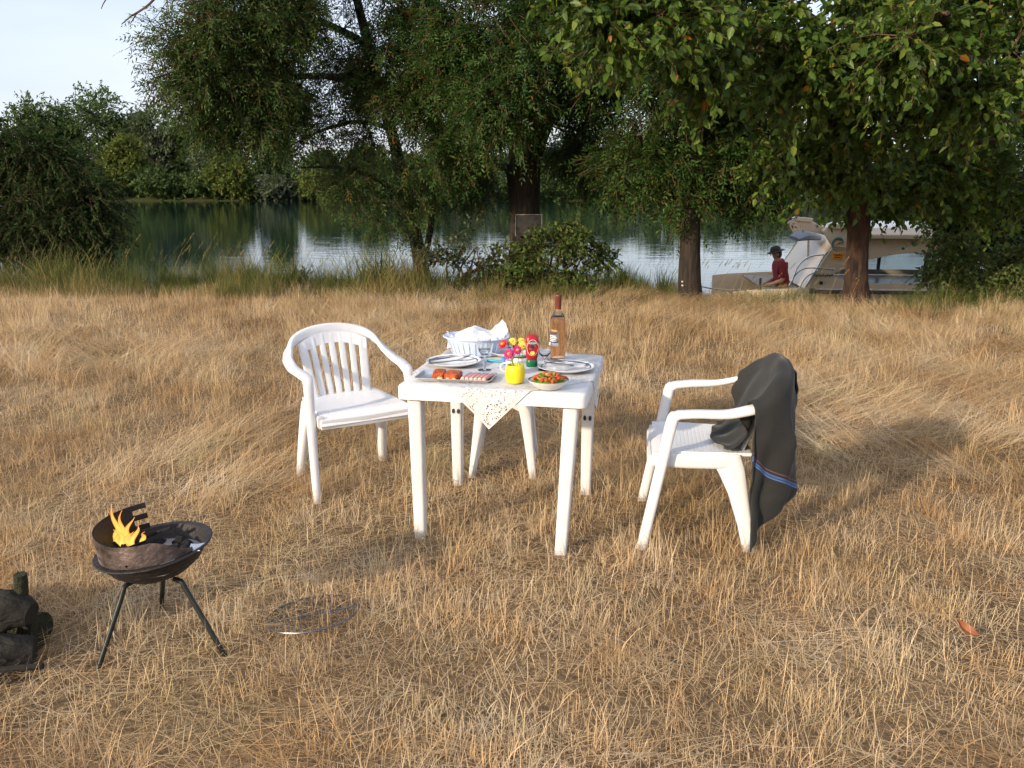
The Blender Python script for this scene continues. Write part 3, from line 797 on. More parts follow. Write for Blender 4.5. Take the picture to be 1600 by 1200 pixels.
# trunk with rope
YC = 11.05
make_tree('rope_tree', 'tree with straight brown trunk that the mooring rope is tied to', [P(1079, 478, YC), P(1078, 430, YC), P(1078, 370, YC), P(1076, 300, YC), P(1074, 220, YC), P(1072, 120, YC), P(1065, 0, YC), P(1060, -160, YC)],
    [0.19, 0.148, 0.135, 0.13, 0.12, 0.10, 0.08, 0.05],
    [([P(1074, 215, YC), P(1040, 160, YC - .2), P(1000, 110, YC - .4), P(960, 60, YC - .6)], [0.06, 0.045, 0.03, 0.015]),
     ([P(1076, 260, YC), P(1110, 220, YC + .1), P(1150, 200, YC + .2)], [0.05, 0.035, 0.015]),
     ([P(1000, 60, YC - .4), P(995, 130, YC - .4), P(1003, 210, YC - .4)], [0.02, 0.016, 0.008])],
    [LB(1000, 60, YC - .5, 80, 60, 180), LB(1060, 120, YC - .6, 70, 70, 260), LB(1120, 180, YC + .3, 70, 60, 230), LB(1040, 260, YC + .1, 60, 50, 190),
     LB(1120, 265, YC + .2, 80, 45, 230), LB(1060, 310, YC - .2, 60, 30, 110), LB(960, 140, YC, 50, 60, 80), LB(985, 260, YC + .3, 60, 50, 150),
     LB(1170, 285, YC + .5, 60, 35, 120), LB(1000, 190, YC + .3, 60, 60, 160), LB(1050, 40, YC + .8, 110, 80, 330), LB(1050, -60, YC - .4, 140, 80, 300), LB(1150, 90, YC + .5, 90, 90, 300), LB(1190, 225, YC + .8, 80, 70, 240)],
    ASH, 13, tlen=(0.3, 0.5), droop=0.3, per=9, hollow=0.15, gapthr=-0.25)

# broad-leaved tree on the right, its boughs hanging towards the camera
YD = 10.75
make_tree('broad_leaf_tree', 'tree with large oval leaves hanging over the meadow, reddish trunk in front of the boat', [P(1338, 482, YD), P(1338, 440, YD), P(1340, 390, YD), P(1342, 340, YD), P(1335, 270, YD - .1), P(1340, 170, YD - .2), P(1350, 40, YD - .3), P(1360, -140, YD - .4)],
    [0.19, 0.145, 0.135, 0.135, 0.13, 0.12, 0.10, 0.07],
    [([P(1336, 270, YD), P(1310, 220, YD - .6), P(1270, 150, YD - 1.6), P(1210, 70, YD - 2.8)], [0.09, 0.075, 0.055, 0.025]),
     ([P(1340, 200, YD), P(1400, 120, YD - 1.2), P(1450, 60, YD - 2.6), P(1480, 20, YD - 3.8)], [0.08, 0.065, 0.045, 0.02]),
     ([P(1340, 300, YD), P(1400, 260, YD - .5), P(1480, 230, YD - 1.2), P(1560, 220, YD - 2)], [0.07, 0.055, 0.04, 0.02]),
     ([P(1345, 100, YD), P(1250, 20, YD - 1.8), P(1130, -10, YD - 3.2), P(1000, 10, YD - 4.0)], [0.08, 0.06, 0.04, 0.015])],
    [LB(1180, 60, YD - 3.2, 130, 70, 190), LB(1030, 25, YD - 3.9, 130, 55, 150), LB(930, 10, YD - 4.0, 70, 35, 60), LB(1110, 110, YD - 3.3, 85, 50, 110), LB(1290, 100, YD - 3, 120, 80, 200), LB(1420, 60, YD - 3.4, 140, 80, 220),
     LB(1190, 190, YD - 2.2, 95, 70, 190), LB(1320, 200, YD - 2, 110, 70, 190), LB(1440, 180, YD - 2.2, 110, 80, 200), LB(1220, 240, YD - 1.4, 70, 35, 110),
     LB(1320, 255, YD - 1.2, 100, 40, 170), LB(1440, 270, YD - .8, 100, 50, 220), LB(1550, 120, YD - 3, 110, 110, 200), LB(1560, 262, YD - 3.6, 65, 45, 50),
     LB(1540, 290, YD - .5, 120, 75, 330), LB(1300, 300, YD - .2, 60, 22, 50), LB(1390, 305, YD + .3, 90, 30, 150), LB(1300, -70, YD - 2.6, 240, 80, 300), LB(1560, -60, YD - 2.6, 200, 90, 240),
     LB(1330, 140, YD + .2, 150, 110, 330), LB(1500, 190, YD + .5, 150, 120, 360), LB(1500, 60, YD + .3, 160, 100, 360), LB(1620, 60, YD + .2, 130, 130, 300), LB(1200, 100, YD + .3, 120, 90, 260), LB(1680, 180, YD - 1, 140, 160, 260), LB(1100, -70, YD - 3, 180, 60, 120), LB(1360, 0, YD - 1.2, 80, 60, 150), LB(1270, 5, YD - 2.4, 120, 60, 170), LB(1480, 0, YD - 2.4, 120, 60, 150)],
    dict(kind='ovate', L=0.080, W=0.050, mat='leaf_broad'), 14, bark='bark_red', big_leaves=300, tlen=(0.22, 0.45), droop=0.35, per=15, hollow=0.15, gapthr=-0.25, twig_r=0.004)

# ---------------------------------------------------------------- shrubs
def shrub(name, label, base, stems, lobes, leaf, seed, cat='shrub', group=None, **fo):
    rng = np.random.default_rng(seed)
    base = Vector(base)
    root = empty(name, base, label=label, cat=cat, group=group)
    bo = np.array(base)
    segs, pos, d, nm = foliage(rng, lobes, **fo)
    st = MB(); rs = random.Random(seed)
    for i in range(stems):
        c = Vector(rs.choice(lobes)[0]) - base
        f0 = Vector((rs.uniform(-.25, .25), rs.uniform(-.2, .2), -0.1))
        st.tube([f0, f0.lerp(c, .5) + Vector((rs.uniform(-.1, .1), 0, .1)), c], [0.022, 0.014, 0.006], n=5)
    st.build('stems', 'twig', root)['kind'] = 'stuff'
    v, q = prisms(np.concatenate([segs[0], segs[2]]), np.concatenate([segs[1], segs[3]]), 0.004, 0.0025)
    me = fast_mesh('twigs', v - bo, quads=q); me.materials.append(MATS['twig']); tag(link('twigs', me, root), kind='stuff')
    Ls = rng.uniform(leaf['L'] * .65, leaf['L'] * 1.25, len(pos))
    v, q, rn = leaf_arrays(pos, d, nm, Ls, Ls * leaf['W'] / leaf['L'], leaf['kind'], rng)
    me = fast_mesh('foliage', v - bo, quads=q, rnd=rn); me.materials.append(MATS[leaf['mat']])
    tag(link('foliage', me, root), kind='stuff')
    return root
GB = lambda px, y: Vector((P(px, 400, y).x, y, ground_z(P(px, 400, y).x, y)))
BUSH = dict(kind='ovate', L=0.06, W=0.036, mat='leaf_bush')
shrub('leafy_bush', 'rounded green bush in front of the thick trunk, behind the wine bottle', GB(870, 12.0), 14,
      [LB(850, 390, 12, 70, 45, 300), LB(910, 400, 12, 60, 45, 260), LB(800, 420, 12, 60, 35, 200), LB(870, 440, 11.8, 110, 30, 220), LB(950, 410, 12.1, 35, 35, 70), LB(880, 350, 12.2, 40, 20, 50)], BUSH, 21, tlen=(.15, .32), droop=.3, per=9, hollow=0.1, gapf=2.5, gapthr=-0.3, up=0.3)
shrub('pale_bush', 'loose grey-green bush with small leaves at the foot of the leaning trunk', GB(715, 12.1), 14,
      [LB(700, 400, 12.1, 55, 45, 170), LB(745, 385, 12.2, 40, 45, 110), LB(680, 440, 12, 70, 28, 190), LB(740, 440, 12, 60, 25, 170), LB(770, 410, 12.1, 30, 30, 60)], dict(kind='ovate', L=0.055, W=0.034, mat='leaf_bluish'), 22, tlen=(.18, .36), droop=.2, per=7, hollow=0.1, gapf=2.5, gapthr=-0.1, up=0.5)
shrub('nettle_patch', 'row of low nettles at the water edge left of the grey-green bush', GB(580, 12.4), 20,
      [LB(520, 435, 12.5, 40, 20, 100), LB(560, 430, 12.4, 35, 20, 90), LB(600, 428, 12.4, 40, 25, 120), LB(635, 430, 12.3, 35, 25, 110), LB(480, 445, 12.6, 30, 15, 50)], dict(kind='ovate', L=0.06, W=0.03, mat='leaf_bluish'), 23, cat='nettles', tlen=(.15, .3), droop=.1, per=8, hollow=0.1, up=1.2)
shrub('dark_shrub', 'large dark spreading shrub at the water edge below the open sky', GB(60, 14.0), 10,
      [LB(40, 250, 14.2, 105, 75, 700), LB(-40, 240, 14.2, 105, 70, 550), LB(125, 315, 13.9, 75, 75, 480), LB(40, 350, 13.6, 110, 70, 850), LB(-60, 350, 13.6, 100, 80, 600), LB(150, 380, 13.6, 35, 35, 150), LB(90, 255, 14.1, 50, 45, 260), LB(-160, 300, 14, 100, 100, 400), LB(100, 400, 13.5, 90, 25, 260)],
      dict(kind='diamond', L=0.08, W=0.03, mat='leaf_dark'), 24, tlen=(.3, .55), droop=.6, per=16, hollow=0.2, gapf=1.5, gapthr=-0.35)
shrub('bramble_bush', 'green bramble bush at the meadow edge beside the boat, under the broad leaves', GB(1540, 11.0), 12,
      [LB(1500, 430, 11, 55, 40, 220), LB(1560, 410, 11, 60, 55, 330), LB(1620, 400, 11, 60, 60, 300), LB(1500, 380, 11.2, 30, 40, 90), LB(1540, 455, 10.8, 80, 25, 200), LB(1470, 410, 11.2, 30, 30, 60)], BUSH, 25, tlen=(.2, .4), droop=.4, per=9, hollow=0.1, gapf=2, gapthr=-0.25)
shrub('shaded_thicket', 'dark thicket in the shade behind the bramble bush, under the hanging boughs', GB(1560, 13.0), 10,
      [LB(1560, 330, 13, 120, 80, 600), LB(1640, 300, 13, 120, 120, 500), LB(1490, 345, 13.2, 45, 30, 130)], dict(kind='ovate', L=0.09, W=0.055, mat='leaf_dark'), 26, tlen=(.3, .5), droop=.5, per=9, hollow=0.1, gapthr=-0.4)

# ---------------------------------------------------------------- far bank trees
def far_tree(label, px, top, w, dy=6.0, mat='leaf_far', seed=0, airy=0.0, group=None, base_py=306, name='far_tree', cat='tree', squat=False):
    rng = np.random.default_rng(100 + seed); rs = random.Random(seed)
    y = FAR_Y + dy
    b0 = P(px, base_py, y); bz = ground_z(b0.x, y); base = Vector((b0.x, y, bz))
    topz = P(px, top, y).z; hh = topz - bz; k = y / FPX
    rw = w * k / 2
    root = empty(name, base, label=label, cat=cat, group=group)
    lob = []
    nl = 5 if squat else 9
    for i in range(nl):
        t = (i + 0.5) / nl
        zz = bz + hh * (lerp(0.16, 0.86, t) if not squat else lerp(0.12, 0.72, t))
        a = i * 2.4; q = math.sin(math.pi * min(1, 0.3 + 0.66 * t)) * 0.62
        lob.append((Vector((base.x + math.cos(a) * rw * q, y + math.sin(a) * rw * q * 0.6, zz)), (rw * rs.uniform(.62, .85), rw * .6, hh * rs.uniform(.18, .25) * (1.6 if squat else 1)), int((150 if squat else 150) * (1 - airy * 0.5))))
    tr = MB()
    tr.tube([(0, 0, -0.5), (rw * .05, 0, hh * .4), (0, 0, hh * .85)], [max(.16, hh * .016), hh * .011, .05], n=6)
    tr.build('trunk', 'far_bark', root)
    segs, pos, d, nm = foliage(rng, lob, split=0, tlen=(hh * .06, hh * .12), droop=.2, per=8, hollow=0.15, gapf=0.45, gapthr=-0.42 + airy * 0.5, up=.4)
    v, q = prisms(segs[2], segs[3], 0.05, 0.025)
    me = fast_mesh('twigs', v - np.array(base), quads=q); me.materials.append(MATS['far_bark']); tag(link('twigs', me, root), kind='stuff')
    Ls = rng.uniform(.38, .75, len(pos))
    v, q, rn = leaf_arrays(pos, d, nm, Ls, Ls * .5, 'diamond', rng)
    me = fast_mesh('crown', v - np.array(base), quads=q, rnd=rn); me.materials.append(MATS[mat]); tag(link('crown', me, root), kind='stuff')
    return root
FT = [
    ('tall rounded tree on far bank, leftmost above the dark shrub', 62, 150, 95, 12, 'leaf_far', .1),
    ('tallest broad tree on the far bank, left of the leaning tree', 160, 134, 140, 14, 'leaf_far', .0),
    ('thin airy tree on far bank just beside the tallest one', 243, 160, 70, 13, 'leaf_far_grey', .5),
    ('open crowned tree on far bank below the leaning tree boughs', 305, 168, 90, 15, 'leaf_far', .4),
    ('small yellowish tree on far bank in front of the tallest tree', 200, 212, 70, 4, 'leaf_far_yellow', .1),
    ('olive green tree on far bank with drooping side', 352, 205, 85, 6, 'leaf_far_grey', .1),
    ('dark narrow tree on far bank between two paler ones', 432, 188, 65, 9, 'leaf_far', .0),
    ('bright green bushy tree at the far waterline', 362, 236, 75, 1, 'leaf_far_yellow', .0),
    ('mid green tree on far bank behind hanging bare twigs', 510, 232, 100, 5, 'leaf_far', .1),
    ('broad green tree on far bank left of the leaning trunk', 575, 225, 90, 6, 'leaf_far', .1),
    ('dark green tree on far bank filling in beside the tallest broad one', 212, 172, 95, 17, 'leaf_far', .0),
    ('dark green tree on far bank behind the open crowned one', 285, 188, 100, 18, 'leaf_far', .0),
    ('dark green tree on far bank between the two leftmost tall ones', 108, 160, 90, 17, 'leaf_far', .0),
]
for i, (lab, px, top, w, dy, mt, air) in enumerate(FT):
    far_tree(lab, px, top, w, dy, mt, seed=i, airy=air)
gl = 'green tree on far bank seen only through gaps in the near trees'
for i, (px, top, w, dy, mt) in enumerate([(650, 235, 90, 7, 'leaf_far'), (720, 225, 100, 9, 'leaf_far'), (790, 240, 90, 6, 'leaf_far_grey'), (870, 225, 110, 8, 'leaf_far'), (950, 232, 100, 7, 'leaf_far'), (1030, 222, 100, 9, 'leaf_far'), (1110, 235, 100, 6, 'leaf_far'), (1190, 228, 110, 8, 'leaf_far'), (1270, 225, 110, 7, 'leaf_far'), (1360, 220, 110, 9, 'leaf_far'), (1450, 225, 110, 7, 'leaf_far'), (1550, 220, 120, 9, 'leaf_far')]):
    far_tree(gl, px, top, w, dy, mt, seed=40 + i, airy=.3, group='far bank trees behind the near trees')
for i, (px, top, w, dy) in enumerate([(-60, 170, 120, 10), (-170, 160, 120, 12), (-290, 175, 130, 10), (1680, 200, 130, 10), (1810, 190, 130, 9), (1940, 195, 130, 10)]):
    far_tree('tree on the far bank outside the near trees', px, top, w, dy, 'leaf_far', seed=60 + i, group='far bank trees beyond the picture edge')
SH = [('grey-green willow shrub overhanging the far waterline', 432, 272, 70, 'leaf_far_grey'), ('dark shrub on far bank under the tallest tree', 150, 262, 90, 'leaf_far'), ('dark shrub on far bank under the yellowish tree', 245, 258, 90, 'leaf_far'),
      ('low dark shrub on far bank under the olive tree', 320, 268, 80, 'leaf_far'), ('pale shrub at far waterline right of the willow shrub', 500, 268, 80, 'leaf_far_yellow'), ('green shrub at far waterline beside the leaning trunk', 575, 270, 90, 'leaf_far')]
for i, (lab, px, top, w, mt) in enumerate(SH):
    far_tree(lab, px, top, w, 0.5 if mt != 'leaf_far' else 2.5, mt, seed=80 + i, name='far_shrub', cat='shrub', squat=True)
for i, px in enumerate(range(650, 1700, 85)):
    far_tree('low shrub at far waterline seen between the near trunks', px, 266 + (i * 7) % 12, 110, 1.5, ('leaf_far', 'leaf_far_grey', 'leaf_far')[i % 3], seed=90 + i, name='far_shrub', cat='shrub', squat=True, group='far waterline shrubs behind the near trees')
# distant wood closing the horizon
rng = np.random.default_rng(5)
lob = []
for px in range(-700, 2400, 45):
    y = FAR_Y + 34 + (px * 37 % 23)
    lob.append((P(px, 270 + (px * 13 % 17) - 8, y), (4.2, 3, 2.4), 60))
segs, pos, d, nm = foliage(rng, lob, split=0, tlen=(.8, 1.5), droop=.2, per=7, hollow=.1, gapthr=-.5)
Ls = rng.uniform(.5, .9, len(pos)); v, q, rn = leaf_arrays(pos, d, nm, Ls, Ls * .55, 'diamond', rng)
me = fast_mesh('distant_wood', v, quads=q, rnd=rn); me.materials.append(MATS['leaf_far'])
tag(link('distant_wood', me), 'low distant wood closing the horizon beyond the far bank', 'wood', kind='stuff')

# ---------------------------------------------------------------- grass
def blade_mesh(name, specs, mat):
    """specs: root(3), direction azimuth, lean (rad from vertical), length, width, curl; one ribbon of 3 segments per blade"""
    V, Q, T, R = [], [], [], []
    for (rx, ry, rz, az, lean, ln, w, curl, rn) in specs:
        k = len(V); p = Vector((rx, ry, rz)); L_ = lean
        sa = az + math.pi / 2 + random.uniform(-.9, .9)
        sd = Vector((math.cos(sa), math.sin(sa), 0))
        for i in range(4):
            ww = w * (1.0, 0.95, 0.7, 0.12)[i] / 2
            V += [p + sd * ww, p - sd * ww]; R += [rn, rn]
            dr = Vector((math.cos(az) * math.sin(L_), math.sin(az) * math.sin(L_), math.cos(L_)))
            p = p + dr * ln / 3; L_ += curl / 3
        for i in range(3): Q.append((k + 2 * i, k + 2 * i + 1, k + 2 * i + 3, k + 2 * i + 2))
    me = fast_mesh(name, [tuple(v) for v in V], quads=Q, rnd=R)
    me.materials.append(MATS[mat]); return me
R_ = random.Random(3); U = R_.uniform
TUFTS = bpy.data.collections.new('tufts')
tuft_n = 0
def add_tuft(me):
    global tuft_n
    o = bpy.data.objects.new('tuft_%02d' % tuft_n, me); TUFTS.objects.link(o); tuft_n += 1
    return tuft_n - 1
def disc(r):
    a, q = U(0, 6.283), math.sqrt(R_.random()) * r
    return q * math.cos(a), q * math.sin(a)
K = {'patch': [], 'hay': [], 'bank': [], 'bankdry': [], 'stalk': [], 'reed': [], 'clump': []}
# square-metre patches of stubble and lying straw, sown with clumped blades
def patch(seed, stub, thatch, tall, hmul):
    sp = []
    cl = [(U(-.55, .55), U(-.55, .55), U(.5, 1.5)) for _ in range(16)]
    for j in range(stub):
        if R_.random() < .55:
            c = R_.choice(cl); x, y, hm = c[0] + R_.gauss(0, .07), c[1] + R_.gauss(0, .07), c[2]
        else: x, y, hm = U(-.52, .52), U(-.52, .52), 1.0
        lg = R_.random()
        ln = (U(.08, .15) if lg < tall else U(.025, .075)) * hmul * hm
        sp.append((x, y, -.004, U(0, 6.28), abs(R_.gauss(0, .65)), ln, U(.0016, .0030), U(-.6, 1.3), min(1, max(0, R_.random() * .8 + .2 * (hm - .5)))))
    for j in range(thatch):
        x, y = U(-.53, .53), U(-.53, .53)
        sp.append((x, y, U(.002, .04) * hmul, U(0, 6.28) if R_.random() < .6 else R_.gauss(seed, .4), U(1.3, 1.6), U(.06, .24), U(.0014, .0028), U(-.1, .25), R_.random() * .8))
    return add_tuft(blade_mesh('straw_patch', sp, 'dry_straw'))
for i in range(5): K['patch'].append(patch(i, 3600, 1300, .16, 1.0))
K['mid'] = [patch(i, 2000, 1100, .20, 1.15) for i in range(4)]
K['far'] = [patch(i, 1400, 800, .28, 1.3) for i in range(3)]
for i in range(6):
    sp = []
    for j in range(150):
        x, y = U(-.34, .34), R_.gauss(0, .13)
        sp.append((x - .2, y, max(0, U(-.01, .05)), R_.gauss(0, .5), U(1.0, 1.5), U(.2, .5), U(.0020, .0034), U(.1, .5), min(1, .2 + R_.random() * .8)))
    K['hay'].append(add_tuft(blade_mesh('hay_tuft', sp, 'dry_straw')))
for i in range(5):
    sp = []
    for j in range(30):
        x, y = disc(.10)
        sp.append((x, y, 0, U(0, 6.28), abs(R_.gauss(.1, .35)), U(.09, .24), U(.002, .0034), U(.1, 1.0), R_.random()))
    K['clump'].append(add_tuft(blade_mesh('straw_clump', sp, 'dry_straw')))
for i in range(6):
    sp = []
    for j in range(34):
        x, y = disc(.14)
        sp.append((x, y, 0, U(0, 6.28), abs(R_.gauss(.15, .3)), U(.25, .62), U(.004, .008), U(.2, 1.5), R_.random() * .8))
    K['bank'].append(add_tuft(blade_mesh('bank_tuft', sp, 'bank_blade')))
for i in range(5):
    sp = []
    for j in range(32):
        x, y = disc(.15)
        sp.append((x, y, 0, U(0, 6.28), abs(R_.gauss(.2, .35)), U(.25, .6), U(.003, .006), U(.2, 1.4), .55 + R_.random() * .45))
    K['bankdry'].append(add_tuft(blade_mesh('bank_dry_tuft', sp, 'bank_blade')))
for i in range(5):
    sp = []; az = U(-.5, .5); ln = U(.7, 1.05); lean = U(.1, .35); curl = U(.3, .9)
    sp.append((0, 0, 0, az, lean, ln, .006, curl, .95))
    # seed head at the tip of the stalk
    p = Vector((0, 0, 0)); L_ = lean
    for s_ in range(3):
        dr = Vector((math.cos(az) * math.sin(L_), math.sin(az) * math.sin(L_), math.cos(L_))); p += dr * ln / 3; L_ += curl / 3
    for j in range(16):
        q = p - dr * (.13 * j / 16)
        sp.append((q.x, q.y, q.z, az + U(-1.2, 1.2), L_ + U(-.7, .5), .035, .008, .3, .9))
    K['stalk'].append(add_tuft(blade_mesh('seed_stalk', sp, 'bank_blade')))
for i in range(3):
    sp = []
    for j in range(26):
        x, y = disc(.12)
        sp.append((x, y, 0, U(0, 6.28), abs(R_.gauss(.05, .22)), U(.3, .6), U(.005, .009), U(.1, .8), R_.random() * .45))
    K['reed'].append(add_tuft(blade_mesh('reed_tuft', sp, 'bank_blade')))

def scatter(name, pts, label, cat):
    """pts: list of (x,y,z, yaw, tilt, scale, tuft index): one stuff object, the tufts set on its points"""
    A = np.array(pts, np.float64)
    me = bpy.data.meshes.new(name)
    me.vertices.add(len(A)); me.vertices.foreach_set('co', A[:, :3].astype(np.float32).ravel())
    rot = np.stack([A[:, 4], np.zeros(len(A)), A[:, 3]], 1).astype(np.float32)
    a = me.attributes.new('rot', 'FLOAT_VECTOR', 'POINT'); a.data.foreach_set('vector', rot.ravel())
    a = me.attributes.new('scl', 'FLOAT', 'POINT'); a.data.foreach_set('value', A[:, 5].astype(np.float32))
    a = me.attributes.new('idx', 'INT', 'POINT'); a.data.foreach_set('value', A[:, 6].astype(np.int32))
    me.update()
    o = link(name, me)
    ng = bpy.data.node_groups.new(name + '_nodes', 'GeometryNodeTree')
    ng.interface.new_socket('Geometry', in_out='INPUT', socket_type='NodeSocketGeometry')
    ng.interface.new_socket('Geometry', in_out='OUTPUT', socket_type='NodeSocketGeometry')
    N, Lk = ng.nodes, ng.links
    gi, go = N.new('NodeGroupInput'), N.new('NodeGroupOutput')
    ci = N.new('GeometryNodeCollectionInfo'); ci.inputs['Collection'].default_value = TUFTS
    ci.inputs['Separate Children'].default_value = True; ci.inputs['Reset Children'].default_value = True
    iop = N.new('GeometryNodeInstanceOnPoints'); iop.inputs['Pick Instance'].default_value = True
    def attr(nm, ty):
        q = N.new('GeometryNodeInputNamedAttribute'); q.data_type = ty; q.inputs['Name'].default_value = nm; return q.outputs['Attribute']
    Lk.new(gi.outputs[0], iop.inputs['Points']); Lk.new(ci.outputs[0], iop.inputs['Instance'])
    Lk.new(attr('idx', 'INT'), iop.inputs['Instance Index'])
    er = N.new('FunctionNodeEulerToRotation'); Lk.new(attr('rot', 'FLOAT_VECTOR'), er.inputs[0]); Lk.new(er.outputs[0], iop.inputs['Rotation'])
    Lk.new(attr('scl', 'FLOAT'), iop.inputs['Scale'])
    Lk.new(iop.outputs[0], go.inputs[0])
    md = o.modifiers.new('tufts', 'NODES'); md.node_group = ng
    tag(o, label, cat, kind='stuff')
    return o

def nz2(x, y, f, s=0.0): return mnoise.noise(Vector((x * f, y * f, s)))
field, bank = [], []
def put(lst, kind, x, y, yaw, sc, tilt=0.0): lst.append((x, y, ground_z(x, y), yaw, tilt, sc, R_.choice(K[kind])))
for iy in range(-1, 14):
    for ix in range(-12, 13):
        x, yy = ix + (.5 if iy % 2 else 0), iy + .5
        if abs(x) > .64 * max(yy, 0) + 2.8 or yy > edge(x) - .2: continue
        kd = 'patch' if yy < 5 else ('mid' if yy < 8.5 else 'far')
        put(field, kd, x, yy, R_.randrange(4) * math.pi / 2 + U(-.05, .05), U(.98, 1.04))
y = 1.0
while y < 12.6:
    dy = 0.25
    wd = 0.64 * y + 1.6
    near = y < 4.6; mid = y < 8
    area = 2 * wd * dy
    for _ in range(int((5 if near else (9 if mid else 10)) * area)):
        x, yy = U(-wd, wd), y + U(0, dy)
        if yy > edge(x) - .1: continue
        if nz2(x, yy, .9, 5) < (.15 if near else -.05): continue
        put(field, 'clump', x, yy, U(0, 6.28), U(.7, 1.25))
    for _ in range(int((4 if near else (13 if mid else 11)) * area)):
        x, yy = U(-wd, wd), y + U(0, dy)
        if yy > edge(x) - .3: continue
        wgt = nz2(x, yy, .45, 11) + .45 * sstep(x, .3, 2.2) - .05
        if near: wgt = nz2(x * .6, yy * 1.6, .8, 31) - .15 + (.2 if x > .2 else 0)
        if wgt < 0 or R_.random() > wgt * 3.2: continue
        yaw = -.35 + 2.2 * nz2(x, yy, .35, 21) + R_.gauss(0, .35) + (math.pi if R_.random() < .4 else 0)
        put(field, 'hay', x, yy, yaw, U(.7, 1.15) if not near else U(.55, .9))
    y += dy
scatter('dry_grass', field, 'mown straw-coloured grass and flattened hay covering the field', 'grass')
for _ in range(4200):
    x = U(-12, 11); e = edge(x); t = R_.random()
    yy = e + lerp(-1.3, 1.8, t ** 1.1)
    green = sstep(yy, e - 1.1 + .5 * nz2(x, yy, .6, 5), e - .1)
    if x > 2.6: green *= .55
    k_ = 'bank' if R_.random() < green * (.72 + .5 * nz2(x, yy, .8, 15)) else 'bankdry'
    sc = U(.45, 1.15) * (1 + .9 * nz2(x, yy, .9, 9))
    if x > 1.2: sc *= .52
    if yy < e - .6: sc *= .6
    put(bank, k_, x, yy, U(0, 6.28), sc)
for _ in range(420):
    x = U(-9, 8.5); yy = edge(x) + U(-.7, .6)
    if 3.0 < x < 6.0 and R_.random() < .6: continue
    put(bank, 'stalk', x, yy, U(-.8, .8), U(.6, .95) if x < 1.5 else U(.5, .8))
for _ in range(90):
    x = P(1010, 440, 11.8).x + R_.gauss(0, .35); yy = 11.7 + U(0, .9)
    put(bank, 'reed', x, yy, U(0, 6.28), U(.5, .95))
scatter('bank_grass', bank, 'tall rough green and straw grass along the edge of the river bank', 'grass')

# ================================================================ FURNITURE
def rrect(w, d, r, n=5):
    out = []
    for cx, cy, a0 in ((w / 2 - r, d / 2 - r, 0), (-w / 2 + r, d / 2 - r, 90), (-w / 2 + r, -d / 2 + r, 180), (w / 2 - r, -d / 2 + r, 270)):
        for i in range(n + 1):
            a = math.radians(a0 + 90 * i / n); out.append((cx + r * math.cos(a), cy + r * math.sin(a)))
    return out
def rr_stack(mb, levels, n=5):
    """levels: (w, d, r, z) stacked rounded rectangles"""
    mb.rings([[Vector((x, y, z)) for x, y in rrect(w, d, r, n)] for w, d, r, z in levels]); return mb

TC = Vector((-0.016, 3.70, 0)); TR = -0.195; TZ = 0.72; TS = 0.80
table = empty('plastic_table', TC, TR, 'white square plastic garden table laid for a meal', 'table')
TM = Matrix.Translation(TC) @ Matrix.Rotation(TR, 4, 'Z'); TMI = TM.inverted()
mb = MB(); rr_stack(mb, [(TS - .05, TS - .05, .03, TZ - .020), (TS - .014, TS - .014, .03, TZ - .062), (TS, TS, .03, TZ - .060), (TS, TS, .03, TZ - .012), (TS - .006, TS - .006, .03, TZ - .004), (TS - .020, TS - .020, .03, TZ)])
mb.build('tabletop', 'plastic_dirty', table)
feet = {'FL': (658, 838), 'FR': (876, 864), 'BR': (915, 771), 'BL': (716, 757)}
tops = {'FL': (-1, -1), 'FR': (1, -1), 'BR': (1, 1), 'BL': (-1, 1)}
for k_, (sx, sy) in tops.items():
    ft = TMI @ G(*feet[k_]); tp = Vector((sx * (TS / 2 - .065), sy * (TS / 2 - .065), TZ - .022)); ft.z = -.01
    mb = MB(); mb.sweep([ft, ft.lerp(tp, .5), tp], [(.050, .050), (.058, .058), (.066, .066)], side=(1, 0, 0), n=16, p=5.0)
    lg = mb.build('leg', 'plastic_dirty', table)
    if k_ in ('BR', 'BL'):
        q = ft.lerp(tp, .60)
        for dx in (-.012, .014):
            mb = MB(); mb.prism([(q.x + dx + .0075 * math.cos(a * .524), q.z + .013 * math.sin(a * .524)) for a in range(12)], q.y - .034, q.y - .0285)
            mb.build('slot', 'hole', lg)

# lace cloth: a square laid cornerwise, its corners hanging over the table edges
CS, NC = 0.405, 64
def cloth_pt(u, v):
    a, b_ = (u - v) * .7071, (u + v) * .7071
    lim = TS / 2 + .0035; z = TZ + .0035
    ov = 0.0
    if a > lim: ov = a - lim; a = lim + .004 * math.sin(b_ * 40) * min(1, ov * 12) + .002; z -= ov
    elif a < -lim: ov = -a - lim; a = -lim - .002; z -= ov
    if b_ > lim: ov = b_ - lim; b_ = lim + .002; z -= ov
    elif b_ < -lim: ov = -b_ - lim; b_ = -lim - .003 - .006 * (1 + math.sin(a * 38)) * min(1, ov * 10); z -= ov
    return (a, b_, z)
gr = [[(-CS + 2 * CS * i / NC, -CS + 2 * CS * j / NC) for j in range(NC + 1)] for i in range(NC + 1)]
mb = MB(); mb.sheet([[Vector(cloth_pt(u, v)) for u, v in r_] for r_ in gr])
cl = mb.build('lace_tablecloth', 'lace'); cl.location = TC; cl.rotation_euler = (0, 0, TR)
ea = cl.data.attributes.new('edge', 'FLOAT', 'POINT'); ea.data.foreach_set('value', [CS - max(abs(u), abs(v)) for r_ in gr for u, v in r_])
ua = cl.data.attributes.new('clothuv', 'FLOAT_VECTOR', 'POINT'); ua.data.foreach_set('vector', [q for r_ in gr for u, v in r_ for q in (u, v, 0.0)])
tag(cl, 'white lace cloth laid cornerwise on the table, points hanging over its edges', 'tablecloth')

